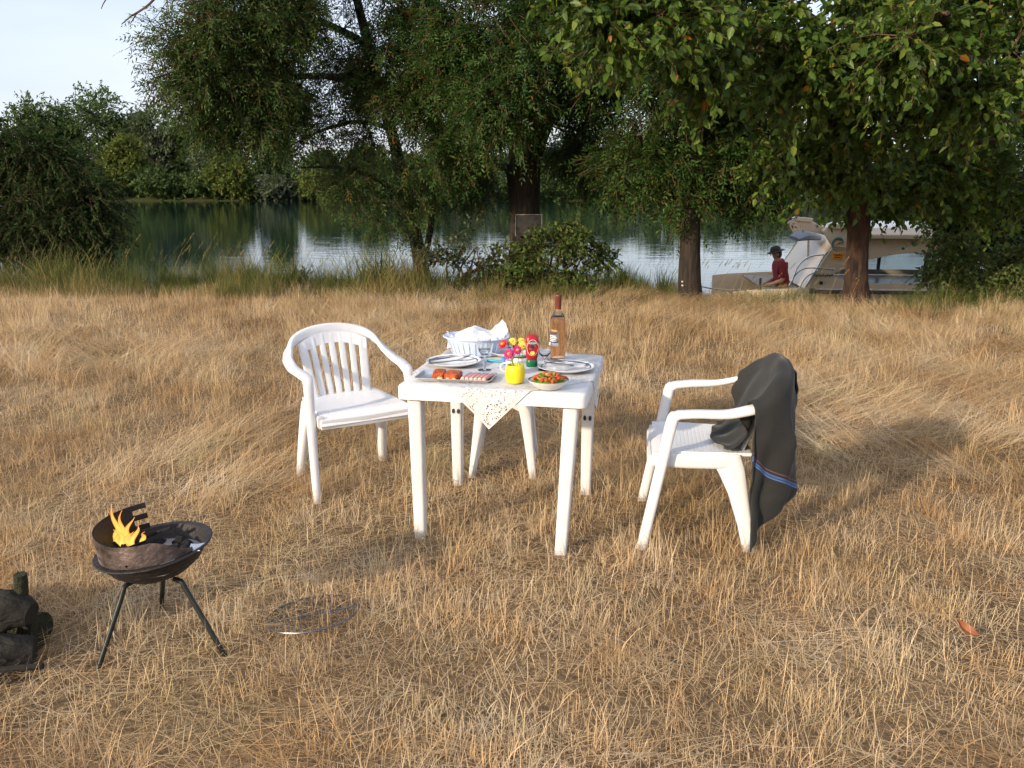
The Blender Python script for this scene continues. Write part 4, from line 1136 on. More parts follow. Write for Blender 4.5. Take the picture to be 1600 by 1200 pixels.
# chairs -----------------------------------------------------------
def make_chair(loc, fwd, label):
    rz = math.atan2(-fwd[0], fwd[1])
    root = empty('plastic_chair', (loc[0], loc[1], 0), rz, label, 'chair', 'white plastic garden armchairs')
    PL = 'plastic'
    # arch of the back and the arms
    half = [(.262, .10, .605), (.272, .02, .612), (.278, -.10, .618), (.272, -.205, .642), (.243, -.272, .688), (.185, -.312, .732), (.10, -.335, .757), (0, -.342, .765)]
    for sg in (1, -1):
        f0 = Vector((.285 * sg, .232, -.005)); bend = Vector((.266 * sg, .125, .575))
        path = [f0, f0.lerp(bend, .35), f0.lerp(bend, .72), bend, Vector((.264 * sg, .112, .594)), Vector((.262 * sg, .092, .604))]
        path = catmull(path, 4)
        mb = MB(); nn_ = len(path) - 1; wh = [(lerp(.036, .056, i / nn_), lerp(lerp(.044, .056, i / nn_), .036, sstep(i / nn_, .55, .98))) for i in range(nn_ + 1)]
        mb.sweep(path, wh, side=(1, 0, 0), n=14, p=3.2); mb.build('front_leg', PL, root)
        arm = catmull([(.262 * sg, .105, .602)] + [(x * sg, y, z) for x, y, z in half[1:4]], 5)
        sd = [Vector((1, 0, 0)) if i < len(arm) * .6 else Vector((1, .3 * sg * 0, .5 * sg)) for i in range(len(arm))]
        mb = MB(); na_ = len(arm) - 1; mb.sweep(arm, [(.056, lerp(.036, .030, i / na_)) for i in range(na_ + 1)], side=[Vector((sg, 0, 0)).lerp(Vector((.564 * sg, .12, -.25)), sstep(i / na_, .3, 1)) for i in range(na_ + 1)], n=14, p=3.0); mb.build('armrest', PL, root)
        # rear leg: broad web under the seat corner tapering to the foot
        tp = Vector((.205 * sg, -.15, .400)); ft = Vector((.238 * sg, -.225, -.005))
        path = [tp, tp.lerp(ft, .12), tp.lerp(ft, .35), tp.lerp(ft, .7), ft]
        path = [p_ + Vector((0, o_, 0)) for p_, o_ in zip(path, (.035, .022, .008, 0, 0))]
        mb = MB(); mb.sweep(path, [(.05, .12), (.05, .11), (.048, .085), (.044, .06), (.040, .046)], side=(1, 0, 0), n=14, p=4.0); mb.build('rear_leg', PL, root)
        mb = MB(); mb.sweep([(.236 * sg, .20, .395), (.232 * sg, .05, .392), (.222 * sg, -.08, .392), (.214 * sg, -.16, .395)], [(.028, .062)] * 4, side=(1, 0, 0), n=12, p=4); mb.build('side_rail', PL, root)
    arch = catmull([(x, y, z) for x, y, z in half[3:]] + [(-x, y, z) for x, y, z in reversed(half[3:-1])], 5)
    na = len(arch)
    sides = []
    for i in range(na):
        t = abs(i / (na - 1) * 2 - 1)
        sides.append(Vector((lerp(0, .9 * (1 if i < na / 2 else -1) * (1 if True else 0), t ** 2), 0, 0)) * 0 + Vector((arch[i].x * 2.0 * t, 0.12, -lerp(1.0, .25, t ** 1.5))))
    mb = MB(); mb.sweep(arch, [(lerp(.060, .052, abs(i / (na - 1) * 2 - 1)), .030) for i in range(na)], side=sides, n=14, p=3.0); mb.build('back_rail', PL, root)
    def backpt(x, z):
        t = (z - .42) / (.755 - .42)
        return Vector((x * lerp(.88, 1.06, t), lerp(-.205, -.330, t) + .9 * x * x, z))
    def ztop(x): return .753 - .95 * x * x - 2.0 * abs(x) ** 3
    xs_ = [-.165, -.108, -.054, 0, .054, .108, .165]
    for i, x in enumerate(xs_):
        w = .034 if 0 < i < 6 else .046
        zs = [lerp(.405, ztop(x) - .012, t / 5) for t in range(6)]
        mb = MB(); mb.sweep([backpt(x, z) for z in zs], [(w, .011)] * 6, side=(1, 0, 0), n=12, p=4); mb.build('slat', PL, root)
    # solid band above the slats
    g = []
    for z_ in range(4):
        g.append([backpt(x, lerp(ztop(x) - .062, ztop(x) - .004, z_ / 3)) for x in [-.182 + .364 * j / 14 for j in range(15)]])
    mb = MB(); mb.sheet(g, .010); mb.build('top_band', PL, root)
    # seat with rolled front edge
    g = []
    for i in range(15):
        t = i / 14; y = lerp(-.215, .225, t)
        drop = 0 if t < .82 else -.048 * ((t - .82) / .18) ** 2
        y2 = y if t < .93 else y - (t - .93) * .12
        row = []
        for j in range(13):
            s_ = j / 12 * 2 - 1; w = lerp(.205, .238, t)
            row.append(Vector((s_ * w, y2, .424 - .012 * (1 - s_ * s_) * math.sin(math.pi * min(1, t * 1.1)) + drop)))
        g.append(row)
    mb = MB(); mb.sheet(g, .014); mb.build('seat', 'seat_plastic', root)
    mb = MB(); mb.sweep([(-.235, .205, .385), (0, .212, .383), (.235, .205, .385)], [(.014, .05)] * 3, side=(0, 1, 0), n=10, p=4); mb.build('front_rail', PL, root)
    return root
chair_l = make_chair((-0.835, 4.215), (0.50, -0.866), 'empty white plastic armchair with slatted back, turned towards the table')
chair_r = make_chair((0.835, 3.590), (-0.988, 0.155), 'white plastic armchair with the dark garment over its back')

# stool under the far side of the table
stool = empty('plastic_stool', (-0.04, 4.42, 0), -.06, 'white plastic stool standing under the far side of the table', 'stool')
mb = MB(); rr_stack(mb, [(.25, .25, .04, .40), (.285, .285, .05, .402), (.30, .30, .05, .425), (.295, .295, .05, .437), (.26, .26, .05, .445)]); mb.build('seat', 'plastic_dirty', stool)
for sx in (-1, 1):
    for sy in (-1, 1):
        tp, ft = Vector((sx * .112, sy * .112, .415)), Vector((sx * .165, sy * .19, -.005))
        mb = MB(); mb.sweep([tp, tp.lerp(ft, .2), tp.lerp(ft, .6), ft], [(.085, .075), (.062, .056), (.048, .046), (.038, .036)], side=(1, 0, 0), n=14, p=4); mb.build('leg', 'plastic_dirty', stool)
for a in range(4):
    R2 = Matrix.Rotation(a * math.pi / 2, 3, 'Z')
    mb = MB(); mb.sweep([R2 @ Vector((-.10, -.136, .382)), R2 @ Vector((-.05, -.138, .397)), R2 @ Vector((0, -.138, .400)), R2 @ Vector((.05, -.138, .397)), R2 @ Vector((.10, -.136, .382))], [(.012, .06), (.012, .04), (.012, .034), (.012, .04), (.012, .06)], side=R2 @ Vector((0, 1, 0)), n=8, p=4); mb.build('skirt', 'plastic_dirty', stool)

# dark garment over the chair back ----------------------------------
def garment():
    NV = 72
    rail = catmull([(-.286, -.185, .638), (-.282, -.212, .648), (-.255, -.272, .692), (-.190, -.314, .737), (-.10, -.337, .763), (0, -.344, .771), (.10, -.337, .763), (.190, -.314, .737), (.252, -.272, .692), (.280, -.212, .648)], 6)
    NU = len(rail) - 1; rowsg, band = [], []
    for i, R in enumerate(rail):
        u = i / NU
        t_ = (rail[min(i + 1, NU)] - rail[max(i - 1, 0)]); no = Vector((t_.y, -t_.x, 0)).normalized()     # away from the sitter
        no = Vector((no.x * .75, no.y - .25, 0)).normalized()
        zh = .045 + .30 * min(1, u / .46) + .08 * sstep(u, .5, 1.0)
        flare = .006 + .020 * sstep(u, .0, .45)
        S = [Vector((R.x * .76, -.085 - .025 * math.sin(u * 8 + .5), .446)), Vector((R.x * .80, -.135, .450)), Vector((R.x * .85, -.190, .52)), Vector((R.x * .90, lerp(-.185, R.y + .05, .6), lerp(.52, R.z, .55)))]
        S += [R - no * .034 + Vector((0, 0, -.006)), R - no * .014 + Vector((0, 0, .030)), R + no * .016 + Vector((0, 0, .032)), R + no * .042 + Vector((0, 0, -.004))]
        for f_ in (.25, .5, .75, 1.0):
            S.append(Vector((R.x, R.y, 0)) + no * (.040 + flare * f_) + Vector((-.03 * f_ * sstep(u, .3, .0) * 0, 0, lerp(R.z, zh, f_))))
        pv = catmull(S, 6); ds = [0]
        for a, b_ in zip(pv, pv[1:]): ds.append(ds[-1] + (b_ - a).length)
        row = []; k_ = 0
        for j in range(NV + 1):
            t = ds[-1] * j / NV
            while k_ < len(ds) - 2 and ds[k_ + 1] < t: k_ += 1
            q = pv[k_].lerp(pv[k_ + 1], (t - ds[k_]) / max(1e-6, ds[k_ + 1] - ds[k_]))
            outer = (q - R).dot(no) > .02
            hang = min(1, max(0, (R.z - .02 - q.z) / .2)) if outer else 0
            w = math.sin(u * 17 + q.z * 4 + 1.2) * .018 + math.sin(u * 43 - q.z * 7) * .009 + .016 * mnoise.noise(q * 9) + .006 * mnoise.noise(q * 26)
            q = q + no * (w * hang + .012 * hang)
            if not outer: q = q - no * (.006 + .006 * math.sin(u * 21 + q.z * 11) * (1 if q.z < R.z - .03 else 0)) + Vector((0, 0, .004 * (1 + math.sin(u * 30))))
            row.append(q)
            band.append(min(1, max(0, .5 + ((.455 - .46 * u) - q.z) * 4.6)) if outer else 0.0)
        rowsg.append(row)
    mb = MB(); mb.sheet(rowsg, 0.0)
    o = mb.build('dark_garment', 'dark_cloth')
    a = o.data.attributes.new('band', 'FLOAT', 'POINT'); a.data.foreach_set('value', band)
    sm = o.modifiers.new('thick', 'SOLIDIFY'); sm.thickness = .005; sm.offset = 0
    o.location = chair_r.location; o.rotation_euler = chair_r.rotation_euler
    sl = MB(); sl.sweep(catmull([(.05, -.365, .770), (.07, -.400, .735), (.09, -.418, .67), (.10, -.422, .60), (.105, -.42, .575)], 4), [(.13, .022)] * 6 + [(.12, .024)] * 6 + [(.105, .022)] * 5, side=(1, 0, 0), n=14, p=2.2)
    sl.v = [tuple(Vector(v) + Vector((0, .012, .006)) * mnoise.noise(Vector(v) * 22)) for v in sl.v]
    sl.build('sleeve', 'dark_cloth', o)
    return tag(o, 'dark charcoal garment with blue and red stripes draped over the chair back', 'garment')
garment()

# ================================================================ ON THE TABLE
TT = TZ + .0045
def onT(px, py, dz=0.0):
    q = G(px, py, TT); q.z = TT + dz; return q
def plate(px, py, label, r=.128, rz=0.0, marks=True):
    root = empty('dinner_plate', onT(px, py), rz, label, 'plate', 'white dinner plates with a dark blue ring')
    mb = MB(); mb.lathe([(.055, 0), (.062, .002), (.085, .006), (r * .80, .012), (r - .002, .0215), (r, .0235), (r - .002, .0245), (r * .80, .0155), (.080, .0095), (.040, .0085), (.001, .0085)], 44); mb.build('dish', 'porcelain', root)
    mb = MB(); ring = [(r * .845, .0183), (r * .875, .0196)]
    k_ = 60; vs, fs = [], []
    for j in range(k_):
        a = 2 * math.pi * j / k_
        for rr_, z_ in ring: vs.append((rr_ * math.cos(a), rr_ * math.sin(a), z_ + .0012))
    for j in range(k_): fs.append((2 * j, 2 * j + 1, (2 * j + 3) % (2 * k_), (2 * j + 2) % (2 * k_)))
    mb.add(vs, fs); mb.build('blue_ring', 'porcelain_blue', root)
    if marks:
        for a0, sz in ((1.75, .010), (.45, .006), (.25, .005)):
            mb = MB(); c = Vector((r * .86 * math.cos(a0), r * .86 * math.sin(a0), .0205)); mb.ball(c, sz, sz=.15, sx=1.3); mb.build('blue_motif', 'porcelain_blue', root)
    return root
plate(709, 570, 'white dinner plate with blue ring beside the big basin')
plate(884, 579, 'white dinner plate with blue ring nearest the wine bottle')
plate(800, 555, 'white dinner plate mostly hidden behind the flowers and sauce bottle', r=.115)
def knife(p0, p1, label):
    p0, p1 = Vector(p0), Vector(p1); dr = (p1 - p0).normalized(); ln = (p1 - p0).length
    root = empty('table_knife', p0, math.atan2(dr.y, dr.x), label, 'knife')
    mb = MB(); mb.sweep([(ln * .46, 0, .002), (ln * .75, .001, .002), (ln * .93, 0, .002), (ln, -.004, .002)], [(.014, .0022), (.018, .002), (.015, .0018), (.004, .0014)], side=(0, 1, 0), n=8); mb.build('blade', 'steel', root)
    mb = MB(); mb.sweep([(0, 0, .004), (ln * .15, 0, .004), (ln * .46, 0, .003)], [(.016, .008), (.014, .008), (.009, .006)], side=(0, 1, 0), n=8); mb.build('handle', 'steel_dark', root)
def fork(p0, p1, label):
    p0, p1 = Vector(p0), Vector(p1); dr = (p1 - p0).normalized(); ln = (p1 - p0).length
    root = empty('table_fork', p0, math.atan2(dr.y, dr.x), label, 'fork')
    mb = MB(); mb.sweep([(0, 0, .003), (ln * .3, 0, .003), (ln * .62, 0, .005), (ln * .72, 0, .003)], [(.016, .004), (.012, .004), (.007, .004), (.020, .003)], side=(0, 1, 0), n=8); mb.build('handle', 'steel_dark', root)
    for k_ in range(4):
        yy = -.0085 + .0057 * k_; mb = MB(); mb.tube([(ln * .72, yy, .003), (ln * .88, yy, .001), (ln, yy, .005)], .0016, n=5); mb.build('tine', 'steel', root)
pz = .0245
knife(onT(672, 572, pz), onT(738, 562, pz), 'steel knife lying across the plate beside the basin')
fork(onT(670, 577, pz), onT(742, 570, pz), 'steel fork lying across the plate beside the basin')
knife(onT(855, 571, pz), onT(920, 577, pz), 'steel knife lying across the plate near the wine bottle')
fork(onT(852, 575, pz), onT(914, 583, pz), 'steel fork lying across the plate near the wine bottle')
# basin with paper napkins
bs = empty('plastic_basin', onT(745, 553), TR, 'pale blue oval plastic basin holding paper napkins', 'basin')
mb = MB(); mb.lathe([(.10, 0), (.118, .004), (.128, .03), (.145, .075), (.150, .082), (.166, .086), (.168, .090), (.164, .093), (.148, .088), (.140, .076), (.123, .03), (.112, .008), (.002, .006)], 48, sx=1.0, sy=.78); mb.build('bowl', 'basin', bs)
for k_ in range(14):
    a = math.pi * (1 + (k_ + .5) / 14); mb = MB(); mb.sweep([(.1205 * math.cos(a), .78 * .1205 * math.sin(a), .006), (.136 * math.cos(a), .78 * .136 * math.sin(a), .045), (.1455 * math.cos(a), .78 * .1455 * math.sin(a), .074)], [(.010, .004)] * 3, side=(-math.sin(a), math.cos(a), 0), n=6); mb.build('rib', 'basin', bs)
def napkin(px, py, pts, label, seed):
    rg = random.Random(seed); c = onT(px, py, .072); g = []
    for i in range(9):
        row = []
        for j in range(9):
            u, v = i / 8 - .5, j / 8 - .5
            row.append(Vector((u * pts[0], v * pts[1], pts[2] * (1 - abs(u) * 2) * (1 - .4 * abs(v)) - .040 * max(0, -v * 2) ** 1.4 + pts[3] * u + .010 * mnoise.noise(Vector((u * 5 + seed, v * 5, 0))))))
        g.append(row)
    mb = MB(); mb.sheet(g, .0015, smooth=False); o = mb.build('paper_napkin', 'paper'); o.location = c; o.rotation_euler = (0, 0, TR + pts[4])
    tag(o, label, 'napkin', 'paper napkins in the basin')
napkin(740, 549, (.24, .18, .050, 0, .12), 'peaked white paper napkin in the middle of the basin', 1)
napkin(770, 548, (.13, .10, .02, .14, .5), 'white paper napkin sticking up at the sauce bottle end of the basin', 2)
napkin(708, 550, (.05, .09, .012, -.05, .4), 'small white napkin corner at the plate end of the basin', 3)
# tray
tr_c = (onT(645, 599) + onT(766, 607) + onT(778, 584) + onT(665, 577)) / 4; tr_r = TR + .02
tray = empty('metal_tray', tr_c, tr_r, 'shiny rectangular metal tray holding raw meat', 'tray')
mb = MB(); W_, D_ = .335, .165
mb.rings([[Vector((x, y, z)) for x, y in rrect(w, d, r_)] for w, d, r_, z in ((W_ - .03, D_ - .03, .015, 0), (W_ - .01, D_ - .01, .02, .012), (W_, D_, .022, .0135), (W_, D_, .022, .0150), (W_ - .012, D_ - .012, .02, .0138), (W_ - .034, D_ - .034, .015, .002))])
mb.build('pan', 'tray_metal', tray)
TRM = Matrix.Translation(tr_c) @ Matrix.Rotation(tr_r, 4, 'Z')
def ontray(x, y, z): return TRM @ Vector((x, y, z))
def meat(x, y, w, d, h, seed, label, rz):
    root = empty('meat_piece', ontray(x, y, .002), tr_r + rz, label, 'meat', 'marinated meat pieces on the tray')
    rg = random.Random(seed); rs_ = []
    for w2, z in ((.86, 0), (1, .2), (1.02, .6), (.96, .9), (.75, 1.0)):
        rs_.append([Vector((px_ * (1 + rg.uniform(-.05, .05)), py_ * (1 + rg.uniform(-.05, .05)), h * z)) for px_, py_ in rrect(w * w2, d * w2, min(w, d) * .22, 3)])
    mb = MB(); mb.rings(rs_); mb.build('flesh', 'marinade', root)
    for k_ in range(3):
        mb = MB(); mb.ball((rg.uniform(-.3, .3) * w, -d * .48, h * rg.uniform(.1, .4)), .006, sx=1.6, jit=.2, rng=rg); mb.build('fat', 'fat', root)
meat(-.072, -.012, .052, .085, .034, 1, 'smaller orange marinated meat piece at the plate end of the tray', .1)
meat(-.012, -.008, .066, .085, .030, 2, 'larger orange marinated meat piece next to the sausages', -.05)
for k_ in range(6):
    x0 = .040 + k_ * .0185
    a = ontray(x0, -.060, .012); b_ = ontray(x0 + .018 + .004 * (k_ % 2), .045, .012)
    base = (a + b_) / 2
    pth = [a - base, a.lerp(b_, .06) - base, a.lerp(b_, .35) - base + Vector((0, 0, .003)), a.lerp(b_, .7) - base + Vector((0, 0, .002)), a.lerp(b_, .95) - base, b_ - base]
    mb = MB(); mb.tube(catmull(pth, 3), [.004, .0075, .0095, .0098, .0098, .0098, .0098, .0098, .0098, .0098, .0098, .0095, .009, .008, .006, .0035], n=10)
    o = mb.build('sausage', 'sausage'); o.location = base
    tag(o, ('pink sausage next to the marinated meat, first of its row', 'second pink sausage from the marinated meat', 'third pink sausage from the marinated meat', 'fourth pink sausage from the marinated meat', 'fifth pink sausage from the marinated meat', 'pink sausage at the flower pot end of the row')[k_], 'sausage', 'row of raw sausages on the tray')
# yellow pot and flowers
vz = onT(805, 598)
pot = empty('yellow_pot', vz, 0, 'small round yellow pot holding toy-bright flowers', 'pot')
mb = MB(); mb.lathe([(.026, 0), (.034, .004), (.0405, .022), (.0425, .042), (.0405, .062), (.0365, .077), (.0350, .078), (.0385, .060), (.0400, .042), (.036, .015), (.001, .010)], 36); mb.build('bowl', 'yellow', pot)
mb = MB(); mb.lathe([(.0362, .062), (.030, .066), (.001, .067)], 20); mb.build('filling', 'stem_pale', pot)
def flower(px, py, y, mat, r, label, face=(0, -1, .35), npet=12, pale=False):
    top = P(px, py, y); root = empty('flower', Vector((vz.x, vz.y, vz.z + .05)), 0, label, 'flower', 'flowers in the yellow pot')
    o_ = root.location; b0 = Vector((random.uniform(-.02, .02), random.uniform(-.02, .02), 0.0)); tpt = top - o_
    mb = MB(); mb.tube(catmull([b0, b0.lerp(tpt, .5) + Vector((b0.x * .5, 0, .01)), tpt], 4), .0020, n=6); mb.build('stem', 'stem_pale' if pale else 'stem_green', root)
    f = Vector(face).normalized(); s_ = f.cross(Vector((0, 0, 1))).normalized(); u_ = s_.cross(f)
    for layer, (rr_, off_) in enumerate(((1.0, 0), (.72, .5))):
        mb = MB()
        for k_ in range(npet):
            a = 2 * math.pi * (k_ + off_) / npet; d_ = s_ * math.cos(a) + u_ * math.sin(a); t_ = d_.cross(f)
            c = tpt + f * (.003 + .003 * layer); w = r * .30
            vs = [c + d_ * r * .12, c + d_ * r * rr_ * .6 + t_ * w + f * .002, c + d_ * r * rr_ - f * .002 * (1 - layer), c + d_ * r * rr_ * .6 - t_ * w + f * .002]
            mb.add(vs, [(0, 1, 2, 3)], False)
        mb.build('petal_ring', mat, root)
    mb = MB(); c = tpt + f * .006; mb.ball(c, r * .34, sz=.7); mb.build('eye', 'petal_eye', root)
YV = vz.y
flower(795, 553, YV - .03, 'petal_pink', .024, 'magenta flower facing out, lower of the two above the pot')
flower(808, 547, YV - .03, 'petal_pink', .022, 'magenta flower facing out, upper of the two above the pot', (.25, -1, .3))
flower(786, 538, YV + .02, 'petal_red', .024, 'red flower at the basin side of the pot', (-.5, -.6, .6), pale=True)
flower(806, 540, YV + .05, 'petal_red', .018, 'red flower half hidden among the yellow ones', (.1, -.7, .6))
flower(801, 534, YV + .04, 'petal_yellow', .019, 'yellow flower standing highest in the pot', (-.1, -.8, .5))
flower(816, 541, YV + .01, 'petal_yellow', .022, 'yellow flower beside the sauce bottle, lower one', (.2, -.9, .4))
flower(815, 533, YV + .05, 'petal_yellow', .018, 'yellow flower beside the sauce bottle, upper one', (.2, -.6, .7))
# white cup behind the pot
cq = onT(803, 584); cup = empty('white_cup', cq, 0, 'white cup with a handle, mostly hidden behind the yellow pot', 'cup')
mb = MB(); mb.lathe([(.022, 0), (.030, .004), (.036, .03), (.037, .062), (.0345, .062), (.033, .03), (.026, .008), (.001, .007)], 28); mb.build('body', 'porcelain', cup)
mb = MB(); mb.tube(catmull([(-.035, -.006, .050), (-.054, -.012, .046), (-.058, -.013, .028), (-.046, -.010, .014), (-.033, -.006, .014)], 4), .004, n=8); mb.build('handle', 'porcelain', cup)
# glasses
def goblet(px, py, h, r, label, fill=0.0):
    root = empty('stemmed_glass', onT(px, py), 0, label, 'glass', 'stemmed glasses on the table')
    z0 = h * .46
    mb = MB(); mb.lathe([(.001, .0), (.030, .0005), (.0305, .002), (.012, .005), (.0045, .010), (.0060, z0 * .45), (.0042, z0 * .6), (.0045, z0 * .92), (.014, z0 + .004), (r * .85, z0 + .022), (r, z0 + .045), (r * .98, h), (r * .98 - .0013, h), (r - .0014, z0 + .045), (r * .84 - .001, z0 + .0235), (.010, z0 + .0085), (.001, z0 + .007)], 32); mb.build('bowl', 'glass', root)
    if fill:
        mb = MB(); mb.lathe([(.001, z0 + .0078), (.0105, z0 + .0078), (r * .85 - .0005, z0 + .0228), (r * .9 - .0004, z0 + fill), (.001, z0 + fill)], 28); mb.build('water', 'water_in_glass', root)
goblet(757, 578, .142, .030, 'stemmed glass with a little water beside the basin', .030)
goblet(851, 578, .125, .033, 'stemmed glass standing between sauce bottle and wine bottle')
goblet(793, 553, .105, .030, 'stemmed glass half hidden behind the red flower')
# sauce bottle (stands on its cap)
kq = onT(831, 572); ket = empty('sauce_bottle', kq, .08, 'red squeezy sauce bottle standing on its green cap', 'bottle')
mb = MB(); mb.sweep([(0, 0, 0), (0, 0, .004), (0, 0, .028), (0, 0, .032)], [(.050, .040), (.054, .044), (.050, .042), (.046, .038)], side=(1, 0, 0), n=28, p=2.4); mb.build('cap', 'green_plastic', ket)
mb = MB(); mb.sweep([(0, 0, .032), (0, 0, .040), (0, 0, .065), (0, 0, .095), (0, 0, .118), (0, 0, .134), (0, 0, .143), (0, 0, .147)], [(.044, .034), (.052, .040), (.058, .042), (.064, .044), (.063, .042), (.054, .034), (.047, .024), (.043, .012)], side=(1, 0, 0), n=32, p=2.5); bdy = mb.build('body', 'red_plastic', ket)
def oval(rx, rz_, y, z, mat, name, par, k_=32):
    mb = MB(); mb.prism([(rx * math.cos(a * 2 * math.pi / k_), z + rz_ * math.sin(a * 2 * math.pi / k_)) for a in range(k_)], y - .0008, y); mb.build(name, mat, par)
oval(.0262, .0375, -.0215, .090, 'white_print', 'label_rim', ket); oval(.0243, .0355, -.0224, .090, 'red_plastic', 'label_panel', ket)
oval(.0185, .0075, -.0234, .111, 'logo_green', 'emblem', ket)
mb = MB(); mb.sweep([(-.014, -.0236, .083), (.013, -.0236, .101)], (.008, .001), side=(0, 0, 1), n=8); mb.build('picture_stroke', 'steel', ket)
oval(.011, .0085, -.0234, .066, 'petal_yellow', 'picture_spot', ket)
oval(.009, .0085, -.0233, .094, 'dark_print', 'picture_leaf', ket)
def text(body, size, loc, rot, mat, parent, name='lettering', shear=0.0, ext=.0003):
    cu = bpy.data.curves.new(name, 'FONT'); cu.body = body; cu.size = size; cu.align_x = 'CENTER'; cu.align_y = 'CENTER'; cu.shear = shear; cu.extrude = ext
    cu.materials.append(MATS[mat]); t_ = link(name, cu); bpy.context.view_layer.update(); me = bpy.data.meshes.new_from_object(t_.evaluated_get(bpy.context.evaluated_depsgraph_get())); bpy.data.objects.remove(t_)
    o = link(name, me, parent); o.location = loc; o.rotation_euler = rot; return o
text('AMORA', .0105, (0, -.0246, .111), (math.pi / 2, 0, 0), 'white_print', ket)
# wine bottle
wq = onT(871, 562); wb = empty('wine_bottle', wq, 0, 'tall clear bottle of rose wine with a dark red capsule', 'bottle')
mb = MB(); mb.lathe([(.001, .010), (.026, .007), (.030, .0), (.0345, .003), (.0362, .010), (.0362, .185), (.0340, .200), (.0295, .2085), (.001, .2085)], 40); mb.build('wine', 'rose_wine', wb)
mb = MB(); mb.lathe([(.0293, .2090), (.022, .222), (.0155, .238), (.0143, .250), (.0143, .300), (.0120, .300), (.0125, .240), (.0195, .2215), (.0270, .2090)], 40); mb.build('glass', 'bottle_glass', wb)
mb = MB(); mb.lathe([(.0150, .244), (.0153, .248), (.0153, .299), (.0162, .300), (.0162, .310), (.015, .3115), (.001, .312)], 28); mb.build('capsule', 'capsule', wb)
def wrap(r_, z0, z1, a0, a1, mat, name):
    g = [[Vector((r_ * math.cos(math.radians(a)), r_ * math.sin(math.radians(a)), z)) for z in (z0, z1)] for a in [a0 + (a1 - a0) * i / 14 for i in range(15)]]
    mb = MB(); mb.sheet(g, .0004); mb.build(name, mat, wb)
wrap(.0368, .088, .142, 178, 272, 'canvas_grey', 'label_panel'); wrap(.0369, .072, .087, 182, 272, 'white_print', 'label_panel'); wrap(.0373, .128, .138, 188, 262, 'capsule', 'label_band')
for k_ in range(4): wrap(.0373, .094 + k_ * .008, .0975 + k_ * .008, 192, 260 - 9 * (k_ % 2), 'white_print', 'label_line')
wrap(.0370, .142, .150, 215, 262, 'tan_print', 'label_crest')
# salad
sq = onT(857, 606); sb = empty('salad_bowl', sq, 0, 'shallow white bowl full of mixed salad near the table edge', 'bowl')
mb = MB(); mb.lathe([(.045, 0), (.050, .003), (.070, .018), (.088, .036), (.089, .038), (.0865, .038), (.066, .020), (.040, .006), (.001, .005)], 40); mb.build('dish', 'porcelain', sb)
mb = MB(); vs, fs = [], []
for j in range(40):
    a = 2 * math.pi * j / 40; vs += [(.0795 * math.cos(a), .0795 * math.sin(a), .0338), (.083 * math.cos(a), .083 * math.sin(a), .0362)]
for j in range(40): fs.append((2 * j, 2 * j + 1, (2 * j + 3) % 80, (2 * j + 2) % 80))
mb.add(vs, fs); mb.build('blue_ring', 'porcelain_blue', sb)
sal = empty('mixed_salad', sq, 0, 'heap of tomato, carrot and green salad in the bowl', 'salad')
rg = random.Random(9)
mb = MB(); mb.lathe([(.055, .022), (.068, .030), (.050, .040), (.001, .046)], 16); mb.build('salad_bed', 'lettuce', sal)
for k_ in range(46):
    a, rr_ = rg.uniform(0, 6.28), .066 * math.sqrt(rg.random()); x, y = rr_ * math.cos(a), rr_ * math.sin(a); z = .036 + .024 * (1 - rr_ / .066) + rg.uniform(0, .008)
    tp_ = rg.choice(['tomato', 'tomato', 'carrot', 'cucumber', 'cucumber', 'lettuce', 'tomato'])
    R3 = Matrix.Rotation(rg.uniform(0, 6.28), 3, 'Z') @ Matrix.Rotation(rg.uniform(-.7, .7), 3, 'X')
    mb = MB()
    if tp_ == 'carrot': mb.sweep([R3 @ Vector((-.016, 0, 0)), R3 @ Vector((0, .002, .002)), R3 @ Vector((.016, 0, 0))], [(.007, .006)] * 3, n=6)
    elif tp_ == 'cucumber': mb.rings([[R3 @ Vector((.013 * math.cos(q * .628), .013 * math.sin(q * .628), zz)) for q in range(10)] for zz in (-.002, .002)])
    elif tp_ == 'tomato': mb.sweep([R3 @ Vector((.016 * math.cos(q), .012 * math.sin(q) - .004, 0)) for q in (0, .7, 1.5, 2.3, 3.14)], [(.003, .004), (.009, .010), (.012, .012), (.009, .010), (.003, .004)], side=(0, 0, 1), n=8)
    else: mb.sheet([[R3 @ Vector((-.018 + .012 * i, -.012 + .008 * j, .005 * math.sin(i * 2 + j * 1.7))) for j in range(4)] for i in range(4)], .001)
    mb.build({'tomato': 'tomato_slice', 'carrot': 'carrot_strip', 'cucumber': 'cucumber_slice', 'lettuce': 'lettuce_leaf'}[tp_], tp_, sal, loc=(x, y, z))
# turquoise and blue plastic things
q0, q1 = onT(761, 565, .006), onT(786, 567, .006)
mb = MB(); mb.sweep([(0, 0, 0), (.012, 0, 0), ((q1 - q0).length * .55, 0, .001), ((q1 - q0).length, .002, 0)], [(.012, .008), (.018, .012), (.013, .010), (.016, .011)], side=(0, 1, 0), n=12); o = mb.build('turquoise_stick', 'turquoise'); o.location = q0; o.rotation_euler = (0, 0, math.atan2((q1 - q0).y, (q1 - q0).x))
tag(o, 'small turquoise plastic object lying between the water glass and flower pot', 'utensil')
mb = MB(); rr_stack(mb, [(.026, .022, .005, 0), (.028, .024, .006, .004), (.028, .024, .006, .026), (.024, .020, .006, .030)]); o = mb.build('blue_box', 'blue_item'); o.location = onT(789, 569); o.rotation_euler = (0, 0, .3)
tag(o, 'small bright blue object half hidden behind the flower stems', 'box')

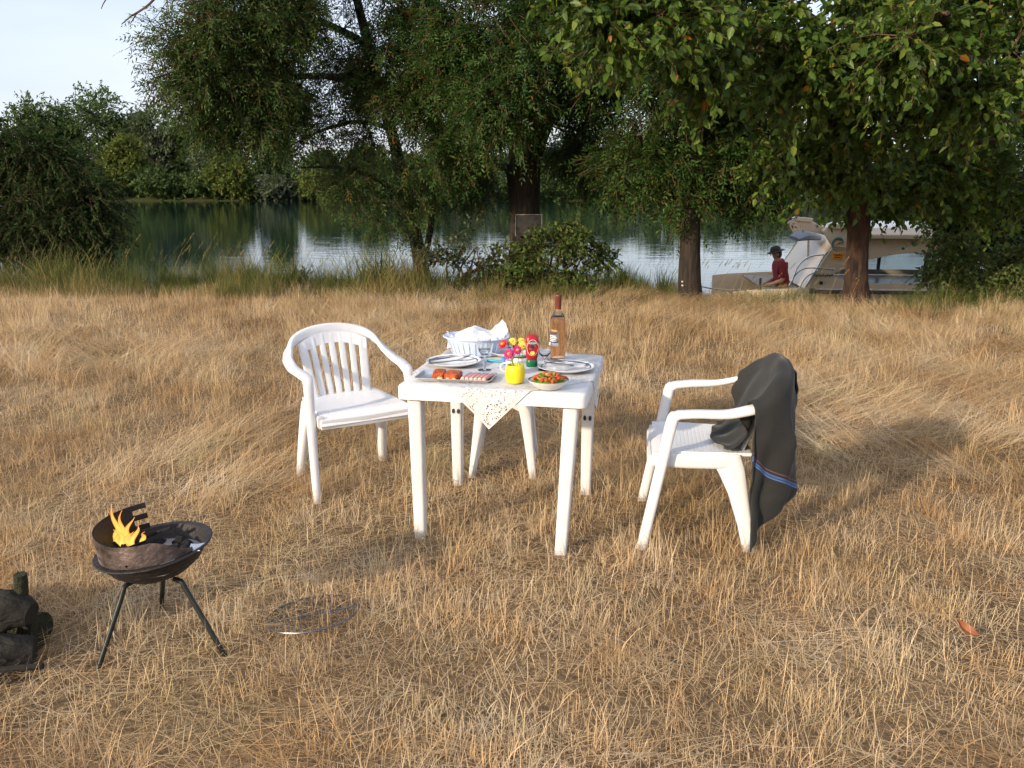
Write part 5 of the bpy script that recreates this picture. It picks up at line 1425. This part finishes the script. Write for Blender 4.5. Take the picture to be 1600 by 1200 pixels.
# ================================================================ BARBECUE
bc = (G(152, 1043) + G(352, 1020) + G(250, 942)) / 3; BZ = .345
bq = empty('barbecue', (bc.x, bc.y, 0), 0, 'small round charcoal barbecue on three legs with a fire lit', 'barbecue')
TILT = Matrix.Rotation(math.radians(-5.5), 3, 'Y') @ Matrix.Rotation(math.radians(2), 3, 'X')
bo_ = Vector((.005, 0.01, BZ))
def tl(v): return TILT @ (Vector(v) * .93) + bo_
mb = MB(); mb.lathe([(.001, -.118), (.06, -.113), (.11, -.092), (.155, -.058), (.182, -.018), (.186, -.004), (.203, -.002), (.206, .002), (.203, .005), (.184, .003), (.176, -.018), (.150, -.054), (.105, -.086), (.05, -.106), (.001, -.110)], 48)
mb.v = [tuple(tl(v)) for v in mb.v]; bowl = mb.build('bowl', 'soot', bq)
mb = MB(); mb.lathe([(.165, -.045), (.12, -.035), (.05, -.028), (.001, -.026)], 24); mb.v = [tuple(tl((v[0], v[1], v[2] + .012 * mnoise.noise(Vector(v) * 25)))) for v in mb.v]; mb.build('ash_bed', 'ash', bq)
g = []; A0, A1, NA = 116, 338, 84
for i in range(NA + 1):
    a = math.radians(lerp(A0, A1, i / NA)); deg = lerp(A0, A1, i / NA)
    hgt = (.105 - .022 * sstep(deg, 190, 260)) * (1 - .85 * sstep(deg, 292, 338)); row = []
    for j in range(11): row.append(tl((.184 * math.cos(a), .184 * math.sin(a), .006 + hgt * j / 10)))
    g.append(row)
def slot(i, j):
    if i < 7 and j in (2, 3, 6, 7) and i < 6: return True
    if 38 <= i <= 41 and j in (2, 6): return True
    if 56 <= i <= 56 and j in (1,): return True
    return False
mb = MB(); mb.sheet(g, .0022, skip=slot); ws_ = mb.build('windshield', 'burnt_steel', bq)
g2 = [[bo_ + TILT @ Vector((q_.x * .982, q_.y * .982, q_.z)) for q_ in [TILT.inverted() @ (v_ - bo_) for v_ in row]] for row in g]
mb = MB(); mb.sheet(g2, 0, skip=slot); mb.build('soot_lining', 'soot', ws_)
rg = random.Random(4)
for k_ in range(26):
    a, rr_ = rg.uniform(0, 6.28), .14 * math.sqrt(rg.random()); mb = MB(); mb.ball((0, 0, 0), rg.uniform(.016, .03), n=7, m=5, sz=.8, jit=.25, rng=rg)
    c = tl((rr_ * math.cos(a), rr_ * math.sin(a), -.040 + rg.uniform(0, .02))); mb.build('charcoal_lump', 'char', bq, loc=c)
for k_ in range(6):
    a = rg.uniform(1.5, 4.6); c = tl((.10 * math.cos(a), .10 * math.sin(a), .005)); a2 = rg.uniform(0, 3.14); d_ = Vector((math.cos(a2) * .07, math.sin(a2) * .07, rg.uniform(.0, .03)))
    mb = MB(); mb.tube([c - d_, c + Vector((0, 0, .004)), c + d_], [.006, .008, .005], n=6); mb.build('burning_stick', 'char', bq)
def leg_(tp, ft):
    tp, ft = Vector(tp), Vector(ft); tp2 = tp + Vector((ft.x - tp.x, ft.y - tp.y, 0)).normalized() * .03 + Vector((0, 0, -.004))
    mb = MB(); mb.tube(catmull([tp, tp2, tp2.lerp(ft, .12), tp2.lerp(ft, .5), ft], 4), .0085, n=10); mb.build('leg', 'leg_steel', bq)
for px, py, dx, dy in ((152, 1046, -.055, -.06), (352, 1024, .075, -.04), (252, 948, .0, .075)):
    ft = G(px, py) - bq.location; ft.z = -.005; leg_(bo_ + Vector((dx, dy, -.100)), ft)
# crumpled foil on the rim
g = [[tl((.158 + .018 * i + .004 * rg.uniform(-1, 1), -.075 + .014 * j + .004 * rg.uniform(-1, 1), .016 - .008 * i + .010 * rg.uniform(-1, 1))) for j in range(5)] for i in range(3)]
mb = MB(); mb.sheet(g, .001, smooth=False); mb.build('foil_scrap', 'foil', bq)
# fire
fl = empty('fire', bq.location + bo_ + Vector((0, 0, -.01)), 0, 'orange flames rising behind the barbecue windshield', 'flame')
def tongue(x, y, h, r_, lean, seed):
    x, y, r_ = x - .035, y + .02, r_ * .85
    rg = random.Random(seed); pts, rad = [], []
    for i in range(12):
        t = i / 11; pts.append(Vector((x + lean * t * t + .010 * math.sin(t * 6 + seed) * t, y + .006 * math.sin(t * 5 + seed), h * t))); rad.append(max(.0008, r_ * (math.sin(math.pi * min(1, .28 + .72 * t)) ** 1.1) * (1 - .2 * t)))
    mb = MB(); mb.tube(pts, rad, n=12); mb.build('tongue', 'flame', fl)
for a_ in ((-.095, .02, .150, .013, -.022, 1), (-.088, .026, .125, .012, .004, 7), (-.075, .03, .095, .014, .02, 2), (-.112, .03, .080, .012, .004, 3), (-.055, .02, .070, .013, .028, 4), (-.085, .0, .065, .014, -.01, 5), (-.03, .03, .045, .012, .024, 6), (-.066, .01, .05, .015, .012, 8), (-.1, .012, .05, .014, -.004, 9)): tongue(*a_)

# grill grate lying in the grass
gg = empty('grill_grate', G(490, 972) + Vector((0, 0, .036)), 0, 'round wire grill grate lying in the dry grass beside the barbecue', 'grate', rot=(math.radians(-7), math.radians(-4), .25))
mb = MB(); mb.tube([(.165 * math.cos(2 * math.pi * j / 48), .165 * math.sin(2 * math.pi * j / 48), 0) for j in range(48)], .0032, n=6, closed=True); mb.build('rim', 'grate_steel', gg)
for k_ in range(15):
    x = -.147 + .021 * k_; yy = math.sqrt(.165 ** 2 - x * x); mb = MB(); mb.tube([(x, -yy, 0), (x, yy, 0)], .0018, n=5); mb.build('bar', 'grate_steel', gg)
mb = MB(); mb.tube([(-.16, .004, -.004), (.16, .004, -.004)], .003, n=5); mb.build('cross_bar', 'grate_steel', gg)

# firewood at the left edge
lgp = G(0, 1030); fw = empty('firewood_log', lgp, 0, 'thick gnarled log with an upright mossy stub, on top of the firewood heap', 'log')
bark_tube('trunk', [(-.48, .06, .15), (-.26, .04, .17), (-.06, .03, .185), (.05, .02, .18), (.125, .01, .165)], [.07, .075, .066, .058, .035], 'log_bark', fw, n=16, rough=.55, seed=3)
bark_tube('stub', [(.075, 0.03, .19), (.082, .04, .25), (.085, .04, .29)], [.022, .019, .017], 'moss', fw, n=9, rough=.3, seed=5, k=3)
mb = MB(); mb.lathe([(.018, 0), (.017, .004), (.001, .004)], 10); mb.build('cut_face', 'cut_wood', fw, loc=(-.02, -.045, .17)).rotation_euler = (1.3, 0, .2)
f2 = empty('firewood_log', lgp + Vector((0, -.10, 0)), 0, 'dark log lying under the stubbed log at the bottom of the heap', 'log')
bark_tube('trunk', [(-.42, -.10, .05), (-.2, -.04, .06), (.02, .0, .065), (.15, .05, .055)], [.07, .075, .07, .045], 'log_bark', f2, n=16, rough=.5, seed=13)
f3 = empty('firewood_log', lgp + Vector((0, .10, 0)), 0, 'mossy log at the rear of the firewood heap', 'log')
bark_tube('trunk', [(-.40, .05, .06), (-.15, .02, .065), (.10, -.02, .06)], [.06, .07, .05], 'moss', f3, n=14, rough=.5, seed=14)
rg = random.Random(31)
for k_ in range(9):
    a = rg.uniform(-.5, .9) + (math.pi if k_ % 2 else 0); ln = rg.uniform(.14, .3); c = lgp + Vector((rg.uniform(-.15, .12), rg.uniform(-.25, .0), 0)); d_ = Vector((math.cos(a), math.sin(a), 0)) * ln / 2
    st_ = empty('firewood_stick', c, 0, 'thin dark stick lying loose around the firewood heap', 'stick', 'loose sticks around the firewood heap')
    bark_tube('shoot', [-d_ + Vector((0, 0, rg.uniform(.03, .14))), Vector((rg.uniform(-.02, .02), rg.uniform(-.02, .02), rg.uniform(.05, .10))), d_ + Vector((0, 0, rg.uniform(.02, .10)))], [.011, .010, .006], 'log_bark', st_, n=7, rough=.4, seed=40 + k_)

# fallen leaf
q = G(1508, 1004); q.z = .045
g = [[Vector(((i / 6 - .5) * .070, (j / 4 - .5) * .036 * math.sin(math.pi * (.08 + .84 * i / 6)), .012 * abs(j / 4 - .5) * 2 + .014 * (i / 6 - .5) ** 2 * 4)) for j in range(5)] for i in range(7)]
mb = MB(); mb.sheet(g, .0006); o = mb.build('fallen_leaf', 'dead_leaf'); o.location = q; o.rotation_euler = (.5, .35, -.9)
tag(o, 'single curled orange dead leaf lying on the straw', 'leaf')

# ================================================================ BOAT, PERSON, ROPE, BOARD
BY = 15.4; BEAM = 3.0
def BP(px, py): q = P(px, py, BY); return q.x, q.z
bx0, bz_deck = BP(1148, 452)
boat = empty('cabin_cruiser', (bx0, BY, 0), -.10, 'cream river cruiser with dark windows moored behind the reddish trunk', 'boat')
LX = lambda px: BP(px, 440)[0] - bx0
LEN = 12.0
COCK = P(1224, 384, BY + .75).z - 1.75; ca_ = LX(1256)
hs = []
for i in range(25):
    t = i / 24; x = LEN * t
    hb = BEAM / 2 * (1 if t < .6 else math.cos((t - .6) / .4 * 1.45) ** .7)
    hb = max(hb, .03); zd = (COCK if x < ca_ else bz_deck) + .35 * sstep(t, .55, 1)
    sec = []
    for (f_, z_) in ((1, zd), (1.0, zd - .05), (.97, WATER_Z + .1), (.75, WATER_Z - .3), (0, WATER_Z - .45), (-.75, WATER_Z - .3), (-.97, WATER_Z + .1), (-1.0, zd - .05), (-1, zd)):
        sec.append(Vector((x, BEAM / 2 - f_ * hb, z_)))
    hs.append(sec)
mb = MB(); n_ = 9; vs = [v for s_ in hs for v in s_]; fs = [(i * n_ + j, i * n_ + j + 1, (i + 1) * n_ + j + 1, (i + 1) * n_ + j) for i in range(24) for j in range(8)]
fs += [(i * n_ + 8, i * n_, (i + 1) * n_, (i + 1) * n_ + 8) for i in range(24)] + [tuple(range(9))]
mb.add(vs, fs); mb.build('hull', 'gelcoat', boat)
mb = MB(); mb.sweep([(x, -.025, bz_deck - .02) for x in (LX(1262), 3, 5, 7)], (.05, .07), side=(0, 1, 0), n=8); mb.build('rubbing_strake', 'deck_line', boat)
for yb in (.06, BEAM - .06):
    mb = MB(); mb.sweep([(-.02, yb, lerp(COCK, bz_deck, .5)), (.35, yb, lerp(COCK, bz_deck, .5) - .0), (ca_ + .1, yb, lerp(COCK, bz_deck, .5) + .02)], [(.10, bz_deck - COCK - .10), (.10, bz_deck - COCK - .02), (.10, bz_deck - COCK + .06)], side=(0, 1, 0), n=12, p=5); mb.build('bulwark', 'gelcoat', boat)
mb = MB(); mb.box((-.24, BEAM / 2, COCK - .12), (.50, BEAM * .8, .10)); mb.build('swim_platform', 'gelcoat', boat, bevel=.03)
mb = MB(); mb.box((LX(1188), .06, bz_deck + .06), (.04, .04, .30)); mb.build('mooring_post', 'deck_line', boat)
# cabin side walls with a long window opening
ca0, cz0 = LX(1258), bz_deck + .01
top_z = BP(1300, 374)[1]; xa = LX(1303); xr = LX(1303) + 6.6
w0, w1 = LX(1301), LX(1301) + 5.4; wz0, wz1 = BP(1380, 442)[1], BP(1380, 394)[1]
def zl(x):
    t = min(1, max(0, (x - w0) / .75)); mid = (wz0 + wz1) / 2 - .12
    return lerp(mid, wz0, math.sqrt(max(0, 1 - (1 - t) ** 2)))
def zu(x):
    t = min(1, max(0, (x - w0) / 1.5)); mid = (wz0 + wz1) / 2 - .12
    return lerp(mid, wz1, math.sin(t * math.pi / 2) ** .8)
def aft(z): return lerp(ca0, xa, (z - cz0) / (top_z - cz0))
def wall(y0, y1):
    mb = MB(); cols = [0.0] + [i / 60 for i in range(1, 61)]
    xs2 = [w0 + (w1 - w0) * (c ** 1.6) for c in cols]
    mb.prism([(aft(cz0), cz0), (w0, cz0), (w0, (wz0 + wz1) / 2 - .12), (w0, top_z), (aft(top_z), top_z)], y0, y1)
    for a, b_ in zip(xs2, xs2[1:]):
        mb.prism([(a, cz0), (b_, cz0), (b_, zl(b_)), (a, zl(a))], y0, y1); mb.prism([(a, zu(a)), (b_, zu(b_)), (b_, top_z), (a, top_z)], y0, y1)
    mb.prism([(w1, cz0), (xr + .5, cz0), (xr, top_z), (w1, top_z)], y0, y1)
    return mb, xs2
for (y0, y1) in ((.18, .24), (BEAM - .24, BEAM - .18)):
    mb, xs2 = wall(y0, y1); mb.build('cabin_wall', 'gelcoat', boat)
    ym = (y0 + y1) / 2
    mb = MB(); mb.sheet([[Vector((x, ym, zl(x) - .01)), Vector((x, ym, zu(x) + .01))] for x in xs2]); wn_ = mb.build('window', 'pane', boat)
    for fx in (.30, .62, .86):
        x = lerp(w0, w1, fx); mb = MB(); mb.box((x, ym, (zl(x) + zu(x)) / 2), (.06, .05, zu(x) - zl(x) - .004)); mb.build('mullion', 'boat_dark', wn_)
mb = MB(); mb.prism([(aft(cz0), cz0), (aft(cz0) + .06, cz0), (aft(top_z) + .06, top_z), (aft(top_z), top_z)], .25, BEAM - .25); mb.build('aft_bulkhead', 'gelcoat', boat)
mb = MB(); mb.box((3.6, BEAM / 2, cz0 - .06), (6.0, BEAM - .5, .04)); mb.build('cabin_floor', 'boat_inside', boat)
rz_ = BP(1400, 388)[1]
mb = MB(); rs_ = []
for f_, z_ in ((.0, top_z + .005), (-.12, top_z + .02), (-.12, top_z + .10), (.1, top_z + .20), (.5, top_z + .24)):
    rs_.append([Vector((x, y, z_)) for x, y in ((aft(top_z) + .35 - f_ * .2 + max(0, f_) * 2, .18 + f_), (xr + .25 - max(0, f_) * 2, .18 + f_), (xr + .25 - max(0, f_) * 2, BEAM - .18 - f_), (aft(top_z) + .35 - f_ * .2 + max(0, f_) * 2, BEAM - .18 - f_))])
mb.rings(rs_, smooth=False); mb.build('roof', 'gelcoat', boat, bevel=.03)
# wing with emblem at the aft roof end, one on each side
wing = [BP(1282, 360), BP(1292, 352), BP(1326, 356), BP(1345, 368), BP(1345, 388), BP(1318, 388), BP(1296, 384), BP(1290, 374)]
wing = [(x - bx0, z) for x, z in wing]
cap_ = [(x - bx0, z) for x, z in (BP(1290, 352), BP(1296, 350), BP(1328, 353), BP(1324, 360), BP(1300, 359))]
for y0, y1 in ((.03, .10), (BEAM - .10, BEAM - .03)):
    mb = MB(); mb.prism(wing, y0, y1); wg = mb.build('roof_wing', 'gelcoat', boat, bevel=.02)
    mb = MB(); mb.prism([(x, z + .02) for x, z in cap_], y0 - .03, y1 + .03); mb.build('wing_cap', 'gelcoat', wg, bevel=.015)
    if y0 < 1:
        cx_, cz_ = BP(1307, 379); cx_ -= bx0
        sp_ = [Vector((cx_ + (.045 + .105 * t) * math.cos(-.6 + t * 5.2), y0 - .012, cz_ + (.045 + .105 * t) * math.sin(-.6 + t * 5.2))) for t in [i / 30 for i in range(31)]]
        mb = MB(); mb.sweep(sp_, [(lerp(.012, .05, math.sin(i / 30 * math.pi)), .008) for i in range(31)], side=(0, 1, 0), n=6)
        mb = MB(); mb.tube(sp_, [lerp(.006, .020, math.sin(i / 30 * math.pi)) for i in range(31)], n=6); mb.build('emblem_swirl', 'logo_green', wg)
        mb = MB(); mb.tube([(cx_ - .05, y0 - .012, cz_ - .03), (cx_, y0 - .014, cz_ + .005), (cx_ + .05, y0 - .012, cz_ + .01)], [.006, .018, .006], n=6); mb.build('emblem_dash', 'logo_red', wg)
        tx, tz_ = BP(1325, 383); text('N', .22, (tx - bx0, y0 - .01, tz_ + .02), (math.pi / 2, 0, 0), 'logo_green', wg, shear=.25, ext=.003)
sx_, sz_ = BP(1308, 400); sx_ -= bx0
mb = MB(); mb.box((sx_, .165, sz_), (.20, .02, .10)); sg_ = mb.build('orange_notice', 'orange_sign', boat)
for k_ in range(2):
    mb = MB(); mb.box((sx_, .152, sz_ + .02 - .04 * k_), (.13, .004, .016)); mb.build('notice_line', 'dark_print', sg_)
mb = MB(); q = BP(1282, 442); mb.box((q[0] - bx0, .15, q[1]), (.06, .02, .06)); mb.build('vent', 'boat_dark', boat)
for k_ in range(9):
    q = BP(1272 + k_ * 3.4, 430 + (k_ % 2)); mb = MB(); mb.box((q[0] - bx0, .168, q[1]), (.025, .01, .03)); mb.build('hull_lettering', 'dark_print', boat)
# rails at the stern
for (pts, rad) in (([(1236, 440), (1246, 415), (1262, 401), (1284, 397)], .016), ([(1232, 446), (1244, 426), (1262, 418), (1300, 420)], .014), ([(1256, 448), (1270, 425), (1284, 400), (1290, 392)], .016), ([(1246, 452), (1258, 432), (1276, 422)], .014)):
    mb = MB(); mb.tube(catmull([(BP(*p_)[0] - bx0, .06, BP(*p_)[1]) for p_ in pts], 5), rad, n=7); mb.build('hand_rail', 'rail_steel', boat)
mb = MB(); q = BP(1276, 377); mb.sweep([(q[0] - bx0 - .18, 1.2, q[1] - .02), (q[0] - bx0, 1.2, q[1] + .04), (q[0] - bx0 + .22, 1.2, q[1] + .02)], [(.9, .08), (1.1, .16), (1.0, .12)], side=(0, 1, 0), n=12); mb.build('folded_canopy', 'canvas_grey', boat)
mb = MB(); mb.tube([(q[0] - bx0 + .1, 1.2, q[1]), (q[0] - bx0 + .15, 1.2, cz0)], .02, n=6); mb.build('canopy_pole', 'rail_steel', boat)

# person on the stern -------------------------------------------------
def skin_obj(name, verts, edges, radii, mat, parent, root=0, sub=2):
    me = bpy.data.meshes.new(name); me.from_pydata(verts, edges, []); me.update()
    o = link(name, me, parent)
    sk = o.modifiers.new('skin', 'SKIN'); sk.use_smooth_shade = True
    if not me.skin_vertices:
        bm = bmesh.new(); bm.from_mesh(me); bm.verts.layers.skin.verify(); bm.to_mesh(me); bm.free()
    for i, r_ in enumerate(radii):
        s_ = me.skin_vertices[0].data[i]; s_.radius = r_ if isinstance(r_, tuple) else (r_, r_); s_.use_root = (i == root)
    ss = o.modifiers.new('sub', 'SUBSURF'); ss.levels = sub; ss.render_levels = sub
    me.materials.append(MATS[mat]); return o
pp = P(1224, 420, BY + .75); PF = P(1224, 384, BY + .75).z - 1.75
pe = empty('person', (pp.x, BY + .75, PF), 0, 'person in a red shirt, pale trousers and dark brimmed hat on the boat stern', 'person')
# faces -x, leaning a little forward, hands together in front
V = [(0, 0, .95), (-.02, 0, 1.15), (-.07, 0, 1.36), (-.11, 0, 1.46), (-.14, 0, 1.52), (-.165, 0, 1.59), (-.165, 0, 1.655)]; Ra = [(.15, .12), (.14, .11), (.16, .11), (.08, .08), (.062, .062), (.095, .085), (.075, .07)]
E_ = [(i, i + 1) for i in range(6)]
def chain(pts, rads, frm):
    global V, Ra, E_
    for p_, r_ in zip(pts, rads):
        V.append(p_); Ra.append(r_); E_.append((frm, len(V) - 1)); frm = len(V) - 1
    return frm
for sg in (1, -1):
    hnd = chain([(-.08, .18 * sg, 1.40), (-.06, .23 * sg, 1.12), (-.26, .12 * sg, 1.02), (-.31, .08 * sg, 1.01)], [(.065, .065), (.05, .05), (.036, .036), (.034, .026)], 2)
    for k_ in range(4): chain([(-.35 - .004 * (k_ % 2), .08 * sg + (k_ - 1.5) * .020, 1.005), (-.385 + .006 * abs(k_ - 1.5), .07 * sg + (k_ - 1.5) * .018, .985)], [(.010, .010), (.008, .008)], hnd)
    chain([(-.32, .04 * sg, 1.03), (-.35, .03 * sg, 1.03)], [(.011, .011), (.009, .009)], hnd)
    chain([(.0, .10 * sg, .86), (-.02, .11 * sg, .48), (.02, .11 * sg, .09), (-.10, .12 * sg, .035)], [(.09, .09), (.062, .062), (.042, .042), (.042, .034)], 0)
skin_obj('body', V, E_, Ra, 'skin', pe)
V2 = [(0, 0, .92), (-.02, 0, 1.15), (-.06, 0, 1.36), (-.11, 0, 1.475)]; R2_ = [(.185, .155), (.185, .155), (.20, .15), (.10, .10)]; V, Ra, E_ = V2, R2_, [(0, 1), (1, 2), (2, 3)]
for sg in (1, -1): chain([(-.08, .185 * sg, 1.40), (-.06, .235 * sg, 1.13)], [(.085, .085), (.072, .072)], 2)
skin_obj('shirt', V, E_, Ra, 'shirt_red', pe)
V, Ra, E_ = [(0, 0, .96)], [(.155, .125)], []
for sg in (1, -1): chain([(.0, .10 * sg, .85), (-.02, .11 * sg, .48), (.015, .11 * sg, .12)], [(.108, .108), (.08, .08), (.065, .065)], 0)
skin_obj('trousers', V, E_, Ra, 'trousers', pe)
mb = MB(); mb.lathe([(.001, .10), (.06, .095), (.095, .06), (.102, .015), (.105, .0), (.165, -.012), (.166, -.005), (.10, .006)], 20); mb.build('hat', 'hat', pe, loc=(-.175, 0, 1.65)).rotation_euler = (0, -.28, 0)
mb = MB(); mb.ball((-.13, 0, 1.595), .098, sx=.85, sy=.95); mb.build('hair', 'hair', pe)
mb = MB(); mb.ball((-.263, 0, 1.585), .017, sz=1.3); mb.build('nose', 'skin', pe)
for sg in (1, -1):
    mb = MB(); mb.ball((-.247, .034 * sg, 1.605), .011); mb.build('eye', 'hair', pe)
    mb = MB(); mb.ball((-.16, .093 * sg, 1.59), .026, sy=.4, sz=1.2); mb.build('ear', 'skin', pe)

# mooring rope from the trunk to the stern
for k_, (a, b_, sag, lab) in enumerate(((P(1066, 440, YC - .15), P(1160, 452, BY), .05, 'upper pale mooring rope running from the straight trunk to the boat'), (P(1066, 446, YC - .15), P(1168, 458, BY - .02), .14, 'lower pale mooring rope running from the straight trunk to the boat'))):
    pts = [a.lerp(b_, t / 12) - Vector((0, 0, sag * 4 * (t / 12) * (1 - t / 12))) for t in range(13)]
    base = pts[0].copy(); mb = MB(); mb.tube([p_ - base for p_ in pts], .011, n=6); o = mb.build('mooring_rope', 'rope'); o.location = base; tag(o, lab, 'rope', 'mooring ropes')

# framed board on the thick trunk
c = P(826, 352, YB - .33); bd = empty('framed_board', c, 0, 'dark board with thin pale frame fixed low on the thick trunk', 'sign')
w, h = .40, .32
mb = MB(); mb.box((0, 0, 0), (w, .02, h)); mb.build('panel', 'sign_dark', bd)
for (x, z, sx_, sz_) in ((0, h / 2, w + .012, .006), (-w / 2, 0, .006, h), (w / 2, 0, .006, h)):
    mb = MB(); mb.box((x, -.004, z), (sx_, .034, sz_)); mb.build('frame_bar', 'gelcoat_grey', bd)

# bare twig hanging into the open sky from the leaning tree
tw = P(262, -20, YA - 1.9); bt = empty('bare_twig', tw, 0, 'bare dead twig reaching into the open sky above the far trees', 'twig')
def tp_(px, py): return P(px, py, YA - 1.9) - tw
for pts, rad in (([(470, -40), (380, -48), (300, -50), (262, -25), (235, 5), (214, 20), (205, 25), (190, 38)], [.03, .026, .022, .018, .014, .012, .010, .006]), ([(214, 20), (208, 30), (203, 38)], [.009, .006, .004]), ([(262, -25), (262, 10), (268, 32)], [.008, .006, .003]), ([(190, -30), (165, 0), (158, 14)], [.008, .007, .004]), ([(300, -50), (240, -45), (190, -30)], [.012, .010, .008]), ([(262, 0), (245, 25), (230, 36)], [.005, .004, .003])):
    mb = MB(); mb.tube(catmull([tp_(*p_) for p_ in pts], 3), [lerp(rad[min(i // 3, len(rad) - 1)], rad[min(i // 3 + 1, len(rad) - 1)], (i % 3) / 3) for i in range(3 * (len(pts) - 1) + 1)], n=6); mb.build('shoot', 'twig', bt)
